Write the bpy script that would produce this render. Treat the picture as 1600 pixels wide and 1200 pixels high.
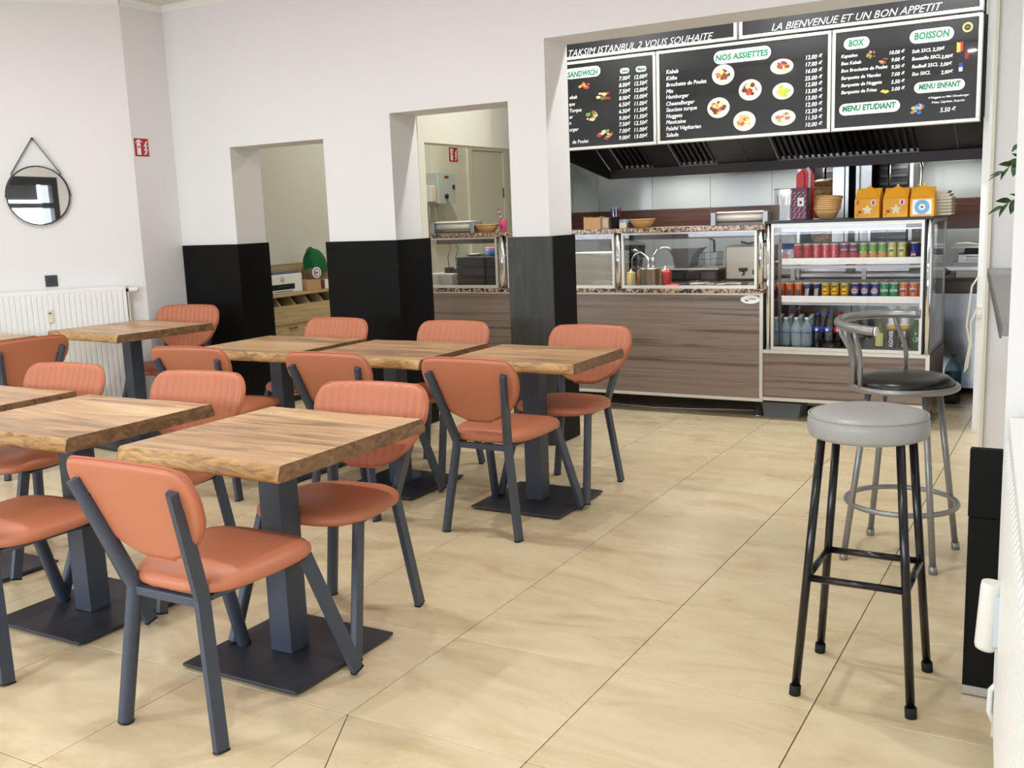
import bpy, bmesh, math, random
from mathutils import Vector, Matrix, Euler
random.seed(7)
PI = math.pi
S = bpy.context.scene
COL = S.collection
for o in list(bpy.data.objects):
    bpy.data.objects.remove(o, do_unlink=True)

# ------------------------------------------------------------------ camera, world, lights, exposure
cam_d = bpy.data.cameras.new('camera')
cam = bpy.data.objects.new('camera', cam_d)
COL.objects.link(cam)
_yaw, _pitch, _roll = math.radians(-29.998), math.radians(-9.491), math.radians(-2.167)
_f = Vector((math.sin(_yaw)*math.cos(_pitch), math.cos(_yaw)*math.cos(_pitch), math.sin(_pitch)))
_r = Vector((math.cos(_yaw), -math.sin(_yaw), 0.0))
_u = _r.cross(_f)
_r2 = _r*math.cos(_roll) + _u*math.sin(_roll)
_u2 = -_r*math.sin(_roll) + _u*math.cos(_roll)
cam.matrix_world = Matrix(((_r2.x, _u2.x, -_f.x, 1.832), (_r2.y, _u2.y, -_f.y, -2.132), (_r2.z, _u2.z, -_f.z, 1.428), (0, 0, 0, 1)))
cam_d.sensor_fit = 'HORIZONTAL'
cam_d.sensor_width = 36.0
cam_d.lens = 1571.15*36.0/1600.0
cam_d.clip_start = 0.05
S.camera = cam

w = bpy.data.worlds.new('sky_world'); S.world = w
w.use_nodes = True
_bg = w.node_tree.nodes['Background']
_bg.inputs[0].default_value = (0.86, 0.93, 1.0, 1)
_bg.inputs[1].default_value = 1.0

S.view_settings.view_transform = 'Standard'
S.view_settings.look = 'None'
S.view_settings.gamma = 1.0
S.view_settings.use_curve_mapping = False
S.view_settings.exposure = 0.22

def area(name, loc, rot, sx, sy, power, col, spread=180):
    d = bpy.data.lights.new(name, 'AREA'); d.shape = 'RECTANGLE'; d.size = sx; d.size_y = sy
    d.energy = power; d.color = col; d.spread = math.radians(spread)
    o = bpy.data.objects.new(name, d); COL.objects.link(o); o.location = loc; o.rotation_euler = rot
    return o
DAY = 380.0
area('daylight', (-2.3, -3.95, 1.85), (PI/2, 0, 0), 8.6, 1.7, DAY, (0.84, 0.92, 1.03))
SPOT_HALL, SPOT_KITCHEN, FILL_CORRIDOR = 16.0, 14.0, 17.0

# ------------------------------------------------------------------ helpers
def lin(c):
    out = []
    for v in c[:3]:
        v = v/255.0
        out.append(v/12.92 if v <= 0.04045 else ((v+0.055)/1.055)**2.4)
    return (out[0], out[1], out[2], 1.0)

def new_mat(name):
    m = bpy.data.materials.new(name); m.use_nodes = True
    nt = m.node_tree
    return m, nt, nt.nodes['Principled BSDF']

def plain(name, rgb, rough=0.5, metal=0.0, coat=0.0, spec=0.5, noise=0.0, nscale=8.0, bump=0.0, bscale=60.0, emit=0.0):
    m, nt, b = new_mat(name)
    c = lin(rgb)
    b.inputs['Base Color'].default_value = c
    b.inputs['Roughness'].default_value = rough
    b.inputs['Metallic'].default_value = metal
    b.inputs['Coat Weight'].default_value = coat
    b.inputs['Specular IOR Level'].default_value = spec
    if emit:
        b.inputs['Emission Color'].default_value = c
        b.inputs['Emission Strength'].default_value = emit
    tc = nt.nodes.new('ShaderNodeTexCoord')
    if noise > 0:
        n = nt.nodes.new('ShaderNodeTexNoise'); n.inputs['Scale'].default_value = nscale; n.inputs['Detail'].default_value = 4
        nt.links.new(tc.outputs['Object'], n.inputs['Vector'])
        mx = nt.nodes.new('ShaderNodeMix'); mx.data_type = 'RGBA'
        k0 = tuple(max(0, v*(1-noise)) for v in c[:3])+(1,); k1 = tuple(min(1, v*(1+noise)) for v in c[:3])+(1,)
        mx.inputs['A'].default_value = k0; mx.inputs['B'].default_value = k1
        nt.links.new(n.outputs['Fac'], mx.inputs['Factor'])
        nt.links.new(mx.outputs['Result'], b.inputs['Base Color'])
    if bump > 0:
        n2 = nt.nodes.new('ShaderNodeTexNoise'); n2.inputs['Scale'].default_value = bscale; n2.inputs['Detail'].default_value = 3
        nt.links.new(tc.outputs['Object'], n2.inputs['Vector'])
        bp = nt.nodes.new('ShaderNodeBump'); bp.inputs['Strength'].default_value = bump; bp.inputs['Distance'].default_value = 0.004
        nt.links.new(n2.outputs['Fac'], bp.inputs['Height'])
        nt.links.new(bp.outputs['Normal'], b.inputs['Normal'])
    return m

def ramp(nt, fac, stops):
    r = nt.nodes.new('ShaderNodeValToRGB')
    e = r.color_ramp.elements
    while len(e) > len(stops): e.remove(e[-1])
    while len(e) < len(stops): e.new(0.5)
    for el, (p, c) in zip(e, stops):
        el.position = p; el.color = lin(c)
    nt.links.new(fac, r.inputs['Fac'])
    return r.outputs['Color']

def coords(nt, scale=(1, 1, 1), rnd=0.0, kind='Object'):
    tc = nt.nodes.new('ShaderNodeTexCoord')
    v = tc.outputs[kind]
    if rnd:
        oi = nt.nodes.new('ShaderNodeObjectInfo')
        mu = nt.nodes.new('ShaderNodeVectorMath'); mu.operation = 'SCALE'
        cb = nt.nodes.new('ShaderNodeCombineXYZ')
        nt.links.new(oi.outputs['Random'], cb.inputs[0]); nt.links.new(oi.outputs['Random'], cb.inputs[1]); nt.links.new(oi.outputs['Random'], cb.inputs[2])
        nt.links.new(cb.outputs[0], mu.inputs[0]); mu.inputs['Scale'].default_value = rnd
        ad = nt.nodes.new('ShaderNodeVectorMath'); ad.operation = 'ADD'
        nt.links.new(v, ad.inputs[0]); nt.links.new(mu.outputs[0], ad.inputs[1]); v = ad.outputs[0]
    mp = nt.nodes.new('ShaderNodeMapping'); mp.inputs['Scale'].default_value = scale
    nt.links.new(v, mp.inputs['Vector'])
    return mp.outputs['Vector']

def wood(name, stops, scale=(1.2, 14, 14), rough=0.45, rnd=7.0, detail=7, dist=1.2, coat=0.0, bump=0.12, spec=0.5):
    m, nt, b = new_mat(name)
    v = coords(nt, scale, rnd)
    n = nt.nodes.new('ShaderNodeTexNoise'); n.inputs['Scale'].default_value = 1.0; n.inputs['Detail'].default_value = detail
    n.inputs['Roughness'].default_value = 0.62; n.inputs['Distortion'].default_value = dist
    nt.links.new(v, n.inputs['Vector'])
    c = ramp(nt, n.outputs['Fac'], stops)
    nt.links.new(c, b.inputs['Base Color'])
    b.inputs['Roughness'].default_value = rough; b.inputs['Coat Weight'].default_value = coat; b.inputs['Specular IOR Level'].default_value = spec
    if bump:
        bp = nt.nodes.new('ShaderNodeBump'); bp.inputs['Strength'].default_value = bump; bp.inputs['Distance'].default_value = 0.002
        nt.links.new(n.outputs['Fac'], bp.inputs['Height']); nt.links.new(bp.outputs['Normal'], b.inputs['Normal'])
    return m

def pane_mat(name, tint=(1, 1, 1), ior=1.45, rough=0.0):
    m = bpy.data.materials.new(name); m.use_nodes = True
    nt = m.node_tree; nt.nodes.clear()
    out = nt.nodes.new('ShaderNodeOutputMaterial')
    t = nt.nodes.new('ShaderNodeBsdfTransparent'); t.inputs[0].default_value = (*tint, 1)
    g = nt.nodes.new('ShaderNodeBsdfGlossy'); g.inputs['Roughness'].default_value = rough
    lw = nt.nodes.new('ShaderNodeLayerWeight'); lw.inputs['Blend'].default_value = 0.5
    pw_ = nt.nodes.new('ShaderNodeMath'); pw_.operation = 'POWER'; pw_.inputs[1].default_value = 4.5
    nt.links.new(lw.outputs['Facing'], pw_.inputs[0])
    fr = nt.nodes.new('ShaderNodeMath'); fr.operation = 'MULTIPLY_ADD'; r0 = ((ior-1)/(ior+1))**2; fr.inputs[1].default_value = 1-r0; fr.inputs[2].default_value = r0
    nt.links.new(pw_.outputs[0], fr.inputs[0])
    mx = nt.nodes.new('ShaderNodeMixShader')
    nt.links.new(fr.outputs[0], mx.inputs[0]); nt.links.new(t.outputs[0], mx.inputs[1]); nt.links.new(g.outputs[0], mx.inputs[2])
    nt.links.new(mx.outputs[0], out.inputs['Surface'])
    return m

# ---- materials
M = {}
M['wall'] = plain('wall_paint', (234, 233, 232), 0.75, noise=0.02, nscale=2.0, bump=0.08, bscale=180)
M['wall_cream'] = plain('cream_paint', (228, 224, 205), 0.75, noise=0.02, bump=0.08, bscale=180)
M['wall_green'] = plain('grey_green_paint', (214, 214, 202), 0.8, bump=0.08, bscale=180)
M['ceiling'] = plain('ceiling_paint', (228, 224, 216), 0.85, bump=0.05)
M['white_gloss'] = plain('white_enamel', (240, 240, 236), 0.3)
M['white_plastic'] = plain('white_plastic', (236, 234, 226), 0.4)
M['cream_plastic'] = plain('cream_plastic', (222, 216, 196), 0.45)
M['black'] = plain('black_metal', (24, 25, 28), 0.45)
M['black_satin'] = plain('black_satin_paint', (16, 18, 24), 0.35)
M['black_plastic'] = plain('black_plastic', (20, 20, 22), 0.4)
M['rubber'] = plain('black_rubber', (18, 18, 18), 0.8)
M['frame_blue'] = plain('blue_grey_powder_coat', (62, 70, 84), 0.42, noise=0.06, nscale=30, bump=0.1, bscale=700)
M['base_dark'] = plain('dark_powder_coat', (44, 47, 56), 0.42, noise=0.06, nscale=30, bump=0.1, bscale=700)
M['leather'] = plain('terracotta_leatherette', (190, 116, 84), 0.42, noise=0.05, nscale=5, bump=0.12, bscale=900)
M['leather_edge'] = plain('terracotta_piping', (180, 100, 72), 0.5)
M['chrome'] = plain('chrome', (225, 225, 225), 0.12, 1.0)
M['steel'] = plain('brushed_steel', (190, 190, 188), 0.28, 1.0, noise=0.08, nscale=20)
M['steel_dark'] = plain('dark_steel', (96, 92, 90), 0.35, 1.0, noise=0.1, nscale=12)
M['hood'] = plain('dark_hood_steel', (62, 56, 54), 0.42, 0.6, noise=0.1, nscale=6)
M['hood_slat'] = plain('hood_filter_black', (22, 21, 22), 0.45, 0.5)
M['alu'] = plain('pale_aluminium', (214, 212, 204), 0.35, 0.35)
M['alu_grey'] = plain('grey_aluminium', (160, 162, 164), 0.35, 0.6)
M['silver_paint'] = plain('silver_paint', (150, 150, 150), 0.32, 0.55)
M['stool_vinyl'] = plain('grey_vinyl', (160, 159, 155), 0.36, noise=0.10, nscale=9, bump=0.2, bscale=45)
M['black_vinyl'] = plain('black_vinyl', (24, 22, 22), 0.3)
M['stool_black'] = plain('black_enamel_tube', (14, 14, 18), 0.2)
M['board'] = plain('black_marbled_board', (22, 22, 23), 0.22, noise=0.5, nscale=5, coat=0.2)
M['print_white'] = plain('printed_white', (240, 240, 238), 0.4)
M['print_green'] = plain('printed_green', (20, 116, 72), 0.4)
M['silver_print'] = plain('printed_silver', (200, 200, 204), 0.4)
M['red_sign'] = plain('red_sign_print', (186, 22, 40), 0.4)
M['grout'] = plain('dark_grout', (60, 52, 44), 0.9)
M['kitchen_grey'] = plain('grey_glass_panel', (172, 178, 176), 0.12)
M['mirror'] = plain('mirror_silver', (240, 242, 242), 0.015, 1.0)
M['pane'] = pane_mat('clear_pane')
M['pane_green'] = pane_mat('green_tinted_pane', (0.93, 0.97, 0.95))
M['plastic_clear'] = pane_mat('clear_plastic', (0.90, 0.955, 0.97), 1.5, 0.1)
M['plastic_frost'] = pane_mat('frosted_plastic', (0.86, 0.88, 0.90), 1.9, 0.35)
def water_plastic(name, rgb, k):
    m = pane_mat(name, (0.92, 0.97, 0.98), 1.45, 0.1); nt = m.node_tree
    out = [n for n in nt.nodes if n.type == 'OUTPUT_MATERIAL'][0]; src = out.inputs['Surface'].links[0].from_socket
    d = nt.nodes.new('ShaderNodeBsdfDiffuse'); d.inputs[0].default_value = lin(rgb)
    mx = nt.nodes.new('ShaderNodeMixShader'); mx.inputs[0].default_value = k
    nt.links.new(src, mx.inputs[1]); nt.links.new(d.outputs[0], mx.inputs[2]); nt.links.new(mx.outputs[0], out.inputs['Surface'])
    return m
M['water_plastic'] = water_plastic('water_plastic', (186, 208, 214), 0.45)
M['tub_plastic'] = water_plastic('cloudy_plastic', (150, 156, 162), 0.55)
M['card_brown'] = plain('brown_card', (190, 150, 108), 0.8, noise=0.05)
M['orange_card'] = plain('orange_card', (244, 172, 36), 0.5, noise=0.08, nscale=10)
M['foam'] = plain('foam_white', (246, 238, 214), 0.7)
M['oak'] = wood('oak_veneer', [(0.25, (150, 124, 86)), (0.5, (184, 158, 116)), (0.8, (202, 178, 138))], (2.2, 2.2, 26), 0.5)
M['oak_h'] = wood('oak_veneer_sideways', [(0.25, (150, 124, 86)), (0.5, (184, 158, 116)), (0.8, (202, 178, 138))], (26, 1.6, 26), 0.5)
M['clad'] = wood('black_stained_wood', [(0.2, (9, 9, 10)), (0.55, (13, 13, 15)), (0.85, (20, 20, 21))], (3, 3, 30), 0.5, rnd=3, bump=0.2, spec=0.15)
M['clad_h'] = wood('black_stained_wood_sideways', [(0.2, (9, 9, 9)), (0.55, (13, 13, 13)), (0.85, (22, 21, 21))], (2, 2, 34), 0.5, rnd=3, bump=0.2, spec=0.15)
M['clad_lit'] = wood('black_wood_lit', [(0.2, (52, 53, 50)), (0.55, (66, 67, 63)), (0.85, (82, 82, 78))], (14, 14, 3.0), 0.5, rnd=3, bump=0.2, spec=0.3)  # same black cladding, coloured lighter to stand for light reflected off it
M['counter'] = wood('grey_brown_laminate', [(0.25, (60, 48, 42)), (0.38, (106, 91, 81)), (0.50, (140, 124, 112)), (0.62, (124, 107, 96)), (0.74, (162, 148, 136))], (0.55, 10, 30), 0.38, rnd=5, dist=0.7, detail=9)
M['wenge'] = wood('brown_band_laminate', [(0.25, (50, 30, 24)), (0.55, (88, 56, 46)), (0.85, (112, 76, 62))], (1.0, 10, 22), 0.3, rnd=4)
M['basket'] = plain('wicker', (206, 164, 104), 0.7, noise=0.25, nscale=60, bump=0.6, bscale=120)

def tabletop_mats():
    m, nt, b = new_mat('walnut_top')
    v = coords(nt, (1.6, 11, 11), 13.0)
    n = nt.nodes.new('ShaderNodeTexNoise'); n.inputs['Scale'].default_value = 1.0; n.inputs['Detail'].default_value = 7
    n.inputs['Roughness'].default_value = 0.6; n.inputs['Distortion'].default_value = 1.4
    nt.links.new(v, n.inputs['Vector'])
    # glued staves: tone steps across the width
    tc = nt.nodes.new('ShaderNodeTexCoord'); oi = nt.nodes.new('ShaderNodeObjectInfo')
    sp = nt.nodes.new('ShaderNodeSeparateXYZ'); nt.links.new(tc.outputs['Object'], sp.inputs[0])
    mu = nt.nodes.new('ShaderNodeMath'); mu.operation = 'MULTIPLY_ADD'; mu.inputs[1].default_value = 6.2; mu.inputs[2].default_value = 40.0
    nt.links.new(sp.outputs[1], mu.inputs[0])
    ra = nt.nodes.new('ShaderNodeMath'); ra.operation = 'MULTIPLY_ADD'; ra.inputs[1].default_value = 17.0
    nt.links.new(oi.outputs['Random'], ra.inputs[0]); nt.links.new(mu.outputs[0], ra.inputs[2])
    fl = nt.nodes.new('ShaderNodeMath'); fl.operation = 'FLOOR'; nt.links.new(ra.outputs[0], fl.inputs[0])
    wn = nt.nodes.new('ShaderNodeTexWhiteNoise'); wn.noise_dimensions = '1D'; nt.links.new(fl.outputs[0], wn.inputs['W'])
    ma = nt.nodes.new('ShaderNodeMath'); ma.operation = 'MULTIPLY_ADD'; ma.inputs[1].default_value = 0.22; ma.inputs[2].default_value = -0.11
    nt.links.new(wn.outputs['Value'], ma.inputs[0])
    ad = nt.nodes.new('ShaderNodeMath'); ad.operation = 'ADD'
    nt.links.new(n.outputs['Fac'], ad.inputs[0]); nt.links.new(ma.outputs[0], ad.inputs[1])
    c = ramp(nt, ad.outputs[0], [(0.24, (120, 90, 66)), (0.38, (164, 126, 92)), (0.50, (196, 154, 112)), (0.60, (208, 168, 124)), (0.74, (228, 194, 148))])
    nt.links.new(c, b.inputs['Base Color'])
    b.inputs['Roughness'].default_value = 0.34; b.inputs['Specular IOR Level'].default_value = 0.45
    e = wood('walnut_end_grain', [(0.25, (78, 56, 40)), (0.5, (122, 90, 62)), (0.75, (158, 122, 86))], (5, 16, 30), 0.5, 9)
    l = wood('walnut_live_edge', [(0.22, (94, 66, 62)), (0.38, (150, 112, 74)), (0.5, (186, 146, 92)), (0.62, (206, 166, 108)), (0.8, (196, 156, 100))], (7, 14, 26), 0.42, 9, dist=2.0, bump=0.6)
    return m, e, l
M['top'], M['end'], M['live'] = tabletop_mats()

def granite():
    m, nt, b = new_mat('speckled_granite')
    v = coords(nt, (1, 1, 1), 0)
    vo = nt.nodes.new('ShaderNodeTexVoronoi'); vo.inputs['Scale'].default_value = 70
    nt.links.new(v, vo.inputs['Vector'])
    sp = nt.nodes.new('ShaderNodeSeparateColor'); nt.links.new(vo.outputs['Color'], sp.inputs[0])
    c = ramp(nt, sp.outputs[0], [(0.0, (52, 42, 36)), (0.25, (92, 74, 60)), (0.3, (168, 138, 112)), (0.6, (196, 166, 138)), (0.8, (120, 94, 74)), (1.0, (212, 188, 164))])
    c.node.color_ramp.interpolation = 'CONSTANT'
    nt.links.new(c, b.inputs['Base Color']); b.inputs['Roughness'].default_value = 0.2
    return m
M['granite'] = granite()

def tile_mat():
    m, nt, b = new_mat('beige_floor_tile')
    v = coords(nt, (1.3, 3.6, 1), 31.0)
    n = nt.nodes.new('ShaderNodeTexNoise'); n.inputs['Scale'].default_value = 1.6; n.inputs['Detail'].default_value = 8; n.inputs['Roughness'].default_value = 0.62; n.inputs['Distortion'].default_value = 1.1
    nt.links.new(v, n.inputs['Vector'])
    c = ramp(nt, n.outputs['Fac'], [(0.28, (199, 176, 137)), (0.42, (214, 194, 156)), (0.54, (221, 204, 167)), (0.68, (227, 211, 176)), (0.8, (212, 188, 149))])
    nt.links.new(c, b.inputs['Base Color'])
    n2 = nt.nodes.new('ShaderNodeTexNoise'); n2.inputs['Scale'].default_value = 3.0; nt.links.new(v, n2.inputs['Vector'])
    rr = nt.nodes.new('ShaderNodeMapRange'); rr.inputs['To Min'].default_value = 0.22; rr.inputs['To Max'].default_value = 0.36
    nt.links.new(n2.outputs['Fac'], rr.inputs['Value']); nt.links.new(rr.outputs[0], b.inputs['Roughness'])
    return m
M['tile'] = tile_mat()

_cm = {}
def colour(rgb, rough=0.4, metal=0.0):
    k = (rgb, rough, metal)
    if k not in _cm: _cm[k] = plain('print_%d_%d_%d' % rgb, rgb, rough, metal)
    return _cm[k]

# ---- mesh builder
class MB:
    def __init__(s): s.v = []; s.f = []; s.m = []; s.sm = []
    def add(s, vs, fs, mi=0, smooth=False):
        b = len(s.v); s.v += [tuple(p) for p in vs]
        for f in fs: s.f.append(tuple(b+i for i in f)); s.m.append(mi); s.sm.append(smooth)
        return s
    def box(s, x0, x1, y0, y1, z0, z1, mi=0, bev=0.0):
        if bev > 0:
            bm = bmesh.new(); bmesh.ops.create_cube(bm, size=1.0)
            for v in bm.verts:
                v.co = ((x0+x1)/2+v.co.x*(x1-x0), (y0+y1)/2+v.co.y*(y1-y0), (z0+z1)/2+v.co.z*(z1-z0))
            bmesh.ops.bevel(bm, geom=bm.edges[:], offset=bev, segments=2, affect='EDGES', profile=0.5)
            bm.verts.index_update()
            s.add([v.co[:] for v in bm.verts], [[v.index for v in f.verts] for f in bm.faces], mi); bm.free()
            return s
        vs = [(x0,y0,z0),(x1,y0,z0),(x1,y1,z0),(x0,y1,z0),(x0,y0,z1),(x1,y0,z1),(x1,y1,z1),(x0,y1,z1)]
        return s.add(vs, [(0,3,2,1),(4,5,6,7),(0,1,5,4),(1,2,6,5),(2,3,7,6),(3,0,4,7)], mi)
    def prism(s, poly, axis, a, b, mi=0, smooth=False):
        # poly 2D points; extruded along axis from a to b
        def P(p, t):
            return (t, p[0], p[1]) if axis == 'x' else ((p[0], t, p[1]) if axis == 'y' else (p[0], p[1], t))
        n = len(poly); vs = [P(p, a) for p in poly]+[P(p, b) for p in poly]
        fs = [tuple(range(n)), tuple(range(2*n-1, n-1, -1))]
        base = len(s.v); s.add(vs, fs, mi)
        for i in range(n):
            j = (i+1) % n; s.f.append((base+i, base+n+i, base+n+j, base+j)); s.m.append(mi); s.sm.append(smooth)
        return s
    def lathe(s, prof, seg=20, c=(0, 0, 0), mi=0, smooth=True, mis=None):
        # prof: (r,z) from bottom to top
        base = len(s.v)
        for (r, z) in prof:
            for k in range(seg):
                a = 2*PI*k/seg; s.v.append((c[0]+r*math.cos(a), c[1]+r*math.sin(a), c[2]+z))
        for i in range(len(prof)-1):
            for k in range(seg):
                k2 = (k+1) % seg
                s.f.append((base+i*seg+k, base+i*seg+k2, base+(i+1)*seg+k2, base+(i+1)*seg+k)); s.m.append(mis[i] if mis else mi); s.sm.append(smooth)
        if prof[0][0] > 1e-6: s.f.append(tuple(base+k for k in range(seg-1, -1, -1))); s.m.append(mis[0] if mis else mi); s.sm.append(False)
        if prof[-1][0] > 1e-6: s.f.append(tuple(base+(len(prof)-1)*seg+k for k in range(seg))); s.m.append(mis[-1] if mis else mi); s.sm.append(False)
        return s
    def sweep(s, pts, prof, up=(0, 0, 1), mi=0, smooth=True, closed=False, scales=None):
        # prof: closed 2D outline (a along side, b along up-ish)
        pts = [Vector(p) for p in pts]; n = len(pts); m = len(prof); base = len(s.v); prev = None
        for i, p in enumerate(pts):
            if closed:
                d0 = (p-pts[i-1]).normalized(); d1 = (pts[(i+1) % n]-p).normalized()
            else:
                d0 = (p-pts[i-1]).normalized() if i > 0 else (pts[1]-p).normalized()
                d1 = (pts[i+1]-p).normalized() if i < n-1 else d0
            t = (d0+d1).normalized() if (d0+d1).length > 1e-6 else d0
            if prev is None:
                side = t.cross(Vector(up))
                if side.length < 1e-4: side = t.cross(Vector((1, 0, 0)))
            else:
                side = prev-t*prev.dot(t)
            side.normalize(); prev = side; u2 = side.cross(t).normalized()
            cs = max(0.5, t.dot(d0)); k = 1.0 if scales is None else scales[i]
            bend = (d1-d0)
            for (a, b) in prof:
                off = side*a*k+u2*b*k
                if bend.length > 1e-4:
                    bd = bend.normalized(); off = off+bd*(off.dot(bd))*(1/cs-1)
                s.v.append(tuple(p+off))
        rings = n if closed else n-1
        for i in range(rings):
            i2 = (i+1) % n
            for k in range(m):
                k2 = (k+1) % m
                s.f.append((base+i*m+k, base+i*m+k2, base+i2*m+k2, base+i2*m+k)); s.m.append(mi); s.sm.append(smooth)
        if not closed:
            s.f.append(tuple(base+k for k in range(m-1, -1, -1))); s.m.append(mi); s.sm.append(False)
            s.f.append(tuple(base+(n-1)*m+k for k in range(m))); s.m.append(mi); s.sm.append(False)
        return s
    def tube(s, pts, r, seg=8, mi=0, closed=False, scales=None):
        return s.sweep(pts, [(r*math.cos(2*PI*k/seg), r*math.sin(2*PI*k/seg)) for k in range(seg)], mi=mi, closed=closed, scales=scales)
    def build(s, name, mats, parent=None, loc=None, rot=None, smooth_angle=None):
        me = bpy.data.meshes.new(name); me.from_pydata(s.v, [], s.f)
        if not isinstance(mats, (list, tuple)): mats = [mats]
        for m in mats: me.materials.append(m)
        me.polygons.foreach_set('material_index', s.m); me.polygons.foreach_set('use_smooth', s.sm)
        bm = bmesh.new(); bm.from_mesh(me); bmesh.ops.recalc_face_normals(bm, faces=bm.faces[:]); bm.to_mesh(me); bm.free()
        me.update()
        o = bpy.data.objects.new(name, me); COL.objects.link(o)
        if parent is not None: o.parent = parent
        if loc is not None: o.location = loc
        if rot is not None: o.rotation_euler = rot
        return o

def tag(o, label, cat, group=None, kind=None):
    o['label'] = label; o['category'] = cat
    if group: o['group'] = group
    if kind: o['kind'] = kind
    return o
def thing(name, label, cat, loc=(0, 0, 0), rz=0.0, group=None):
    o = bpy.data.objects.new(name, None); COL.objects.link(o); o.empty_display_size = 0.05
    o.location = loc; o.rotation_euler = (0, 0, rz)
    return tag(o, label, cat, group)
def struct(o):
    o['kind'] = 'structure'; return o
def copy_tree(o, parent=None):
    c = o.copy(); COL.objects.link(c)
    if parent is not None: c.parent = parent
    for ch in o.children: copy_tree(ch, c)
    return c
def part_copy(o, parent, loc, name=None, rot=None):
    c = o.copy(); COL.objects.link(c); c.parent = parent; c.location = loc
    if rot is not None: c.rotation_euler = rot
    return c
def rrect(hw, hh, r, seg=4):
    pts = []
    for cx, cy, a0 in ((hw-r, hh-r, 0), (-hw+r, hh-r, PI/2), (-hw+r, -hh+r, PI), (hw-r, -hh+r, 1.5*PI)):
        for k in range(seg+1):
            a = a0+k*PI/2/seg; pts.append((cx+r*math.cos(a), cy+r*math.sin(a)))
    return pts
def disc(cx, cy, rx, ry, seg=20):
    return [(cx+rx*math.cos(2*PI*k/seg), cy+ry*math.sin(2*PI*k/seg)) for k in range(seg)]

# ---- lettering: built-in font turned into flat mesh, cached
_tc = {}
def text_geo(s, bold=0.0, shear=0.0):
    k = (s, bold, shear)
    if k in _tc: return _tc[k]
    c = bpy.data.curves.new('lettering', 'FONT'); c.body = s; c.size = 1.0; c.resolution_u = 2; c.offset = bold; c.shear = shear
    o = bpy.data.objects.new('lettering', c); COL.objects.link(o)
    dg = bpy.context.evaluated_depsgraph_get(); dg.update()
    me = bpy.data.meshes.new_from_object(o.evaluated_get(dg))
    vs = [(v.co.x, v.co.y) for v in me.vertices]; fs = [tuple(p.vertices) for p in me.polygons]
    bpy.data.objects.remove(o, do_unlink=True); bpy.data.curves.remove(c); bpy.data.meshes.remove(me)
    x0 = min(v[0] for v in vs); x1 = max(v[0] for v in vs)
    vs = [(a-x0, b) for a, b in vs]
    _tc[k] = (vs, fs, x1-x0); return _tc[k]
CAP = 0.70   # cap height of the built-in font at size 1
def put_text(mb, s, x, z, h, fn, align='L', width=None, bold=0.02, shear=0.0, mi=0):
    """fn(a,b) -> 3D point; a along the line, b up"""
    vs, fs, w = text_geo(s, bold, shear)
    k = h/CAP; kx = k if width is None else width/w
    off = -w*kx if align == 'R' else (-w*kx/2 if align == 'C' else 0)
    mb.add([fn(x+off+a*kx, z+b*k) for a, b in vs], fs, mi)

ORD = ['first', 'second', 'third', 'fourth', 'fifth', 'sixth', 'seventh', 'eighth', 'ninth', 'tenth', 'eleventh', 'twelfth', 'thirteenth', 'fourteenth', 'fifteenth', 'sixteenth', 'seventeenth', 'eighteenth', 'nineteenth', 'twentieth', 'twenty-first', 'twenty-second', 'twenty-third', 'twenty-fourth']
def updown(k, n):
    """which one of a stack of n, k counted from the bottom"""
    if k == 0: return 'lowest'
    if k == n-1: return 'topmost'
    return ORD[k]+' from the bottom' if k < n/2 else ORD[n-1-k]+' from the top'
try:
    S.cycles.transparent_max_bounces = 24
    S.cycles.max_bounces = 10
    S.cycles.use_denoising = True
except Exception:
    pass

# ================================================================== ROOM SHELL
ZC = 3.03                                   # ceiling height
EX, EY = -4.163, 2.949                      # outer corner between the mirror wall and the short return
LD = (math.cos(math.radians(50)), math.sin(math.radians(50)))     # mirror wall direction
LN = (LD[1], -LD[0])                                              # its normal, into the room
LANG = math.atan2(LN[1], LN[0])
def LW(t, off, z): return (EX+LD[0]*t+LN[0]*off, EY+LD[1]*t+LN[1]*off, z)
def RX(y): return 1.92+(0.44-y)*0.0946      # slanted right wall
YW, YW2 = 3.33, 3.63                        # wall with the openings: front and back face
XI = -2.155                                 # inner wall beside the kitchen
YK = 6.5                                    # kitchen back wall
YS = -3.4                                   # shop front behind the camera

# ---- floor: a dark grout bed with every tile laid on it
T = 0.6
fl = struct(MB().box(-8.2, 2.6, -3.6, 8.6, -0.08, -0.004).build('floor', M['grout']))
g = 0.0016
tile0 = MB().box(g, T-g, g, T-g, -0.006, 0.0, bev=0.0012)
tile_o = None
def tile_at(i, j):
    global tile_o
    if tile_o is None:
        tile_o = tile0.build('floor_tile', M['tile'], fl, (i*T, j*T, 0)); return
    part_copy(tile_o, fl, (i*T, j*T, 0))
for i in range(-10, 3):
    for j in range(-5, 11):
        if (i, j) == (0, -1): continue
        if i*T > RX(j*T)+0.15 and j > -5: continue
        if i < -7 and j > 4: continue
        tile_at(i, j)
# the tile cut across by an angled joint near the door
cx0, cx1 = 0.0, 0.30
MB().prism([(g, T-2*g), (cx1, g), (g, g)], 'z', -0.006, 0.0).build('floor_tile', M['tile'], fl, (0, -T, 0))
MB().prism([(g+0.003, T-g), (T-g, T-g), (T-g, g), (cx1+0.004, g)], 'z', -0.006, 0.0).build('floor_tile', M['tile'], fl, (0, -T, 0))
# plain tiled remainder out of sight
MB().box(-8.2, -6.0, -3.4, 8.0, -0.006, -0.001).build('floor_tile', M['tile'], fl)
MB().box(-6.0, -4.2, 3.0, 8.0, -0.006, -0.001).build('floor_tile', M['tile'], fl)
MB().box(-4.2, 2.4, 6.6, 8.0, -0.006, -0.001).build('floor_tile', M['tile'], fl)

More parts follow.
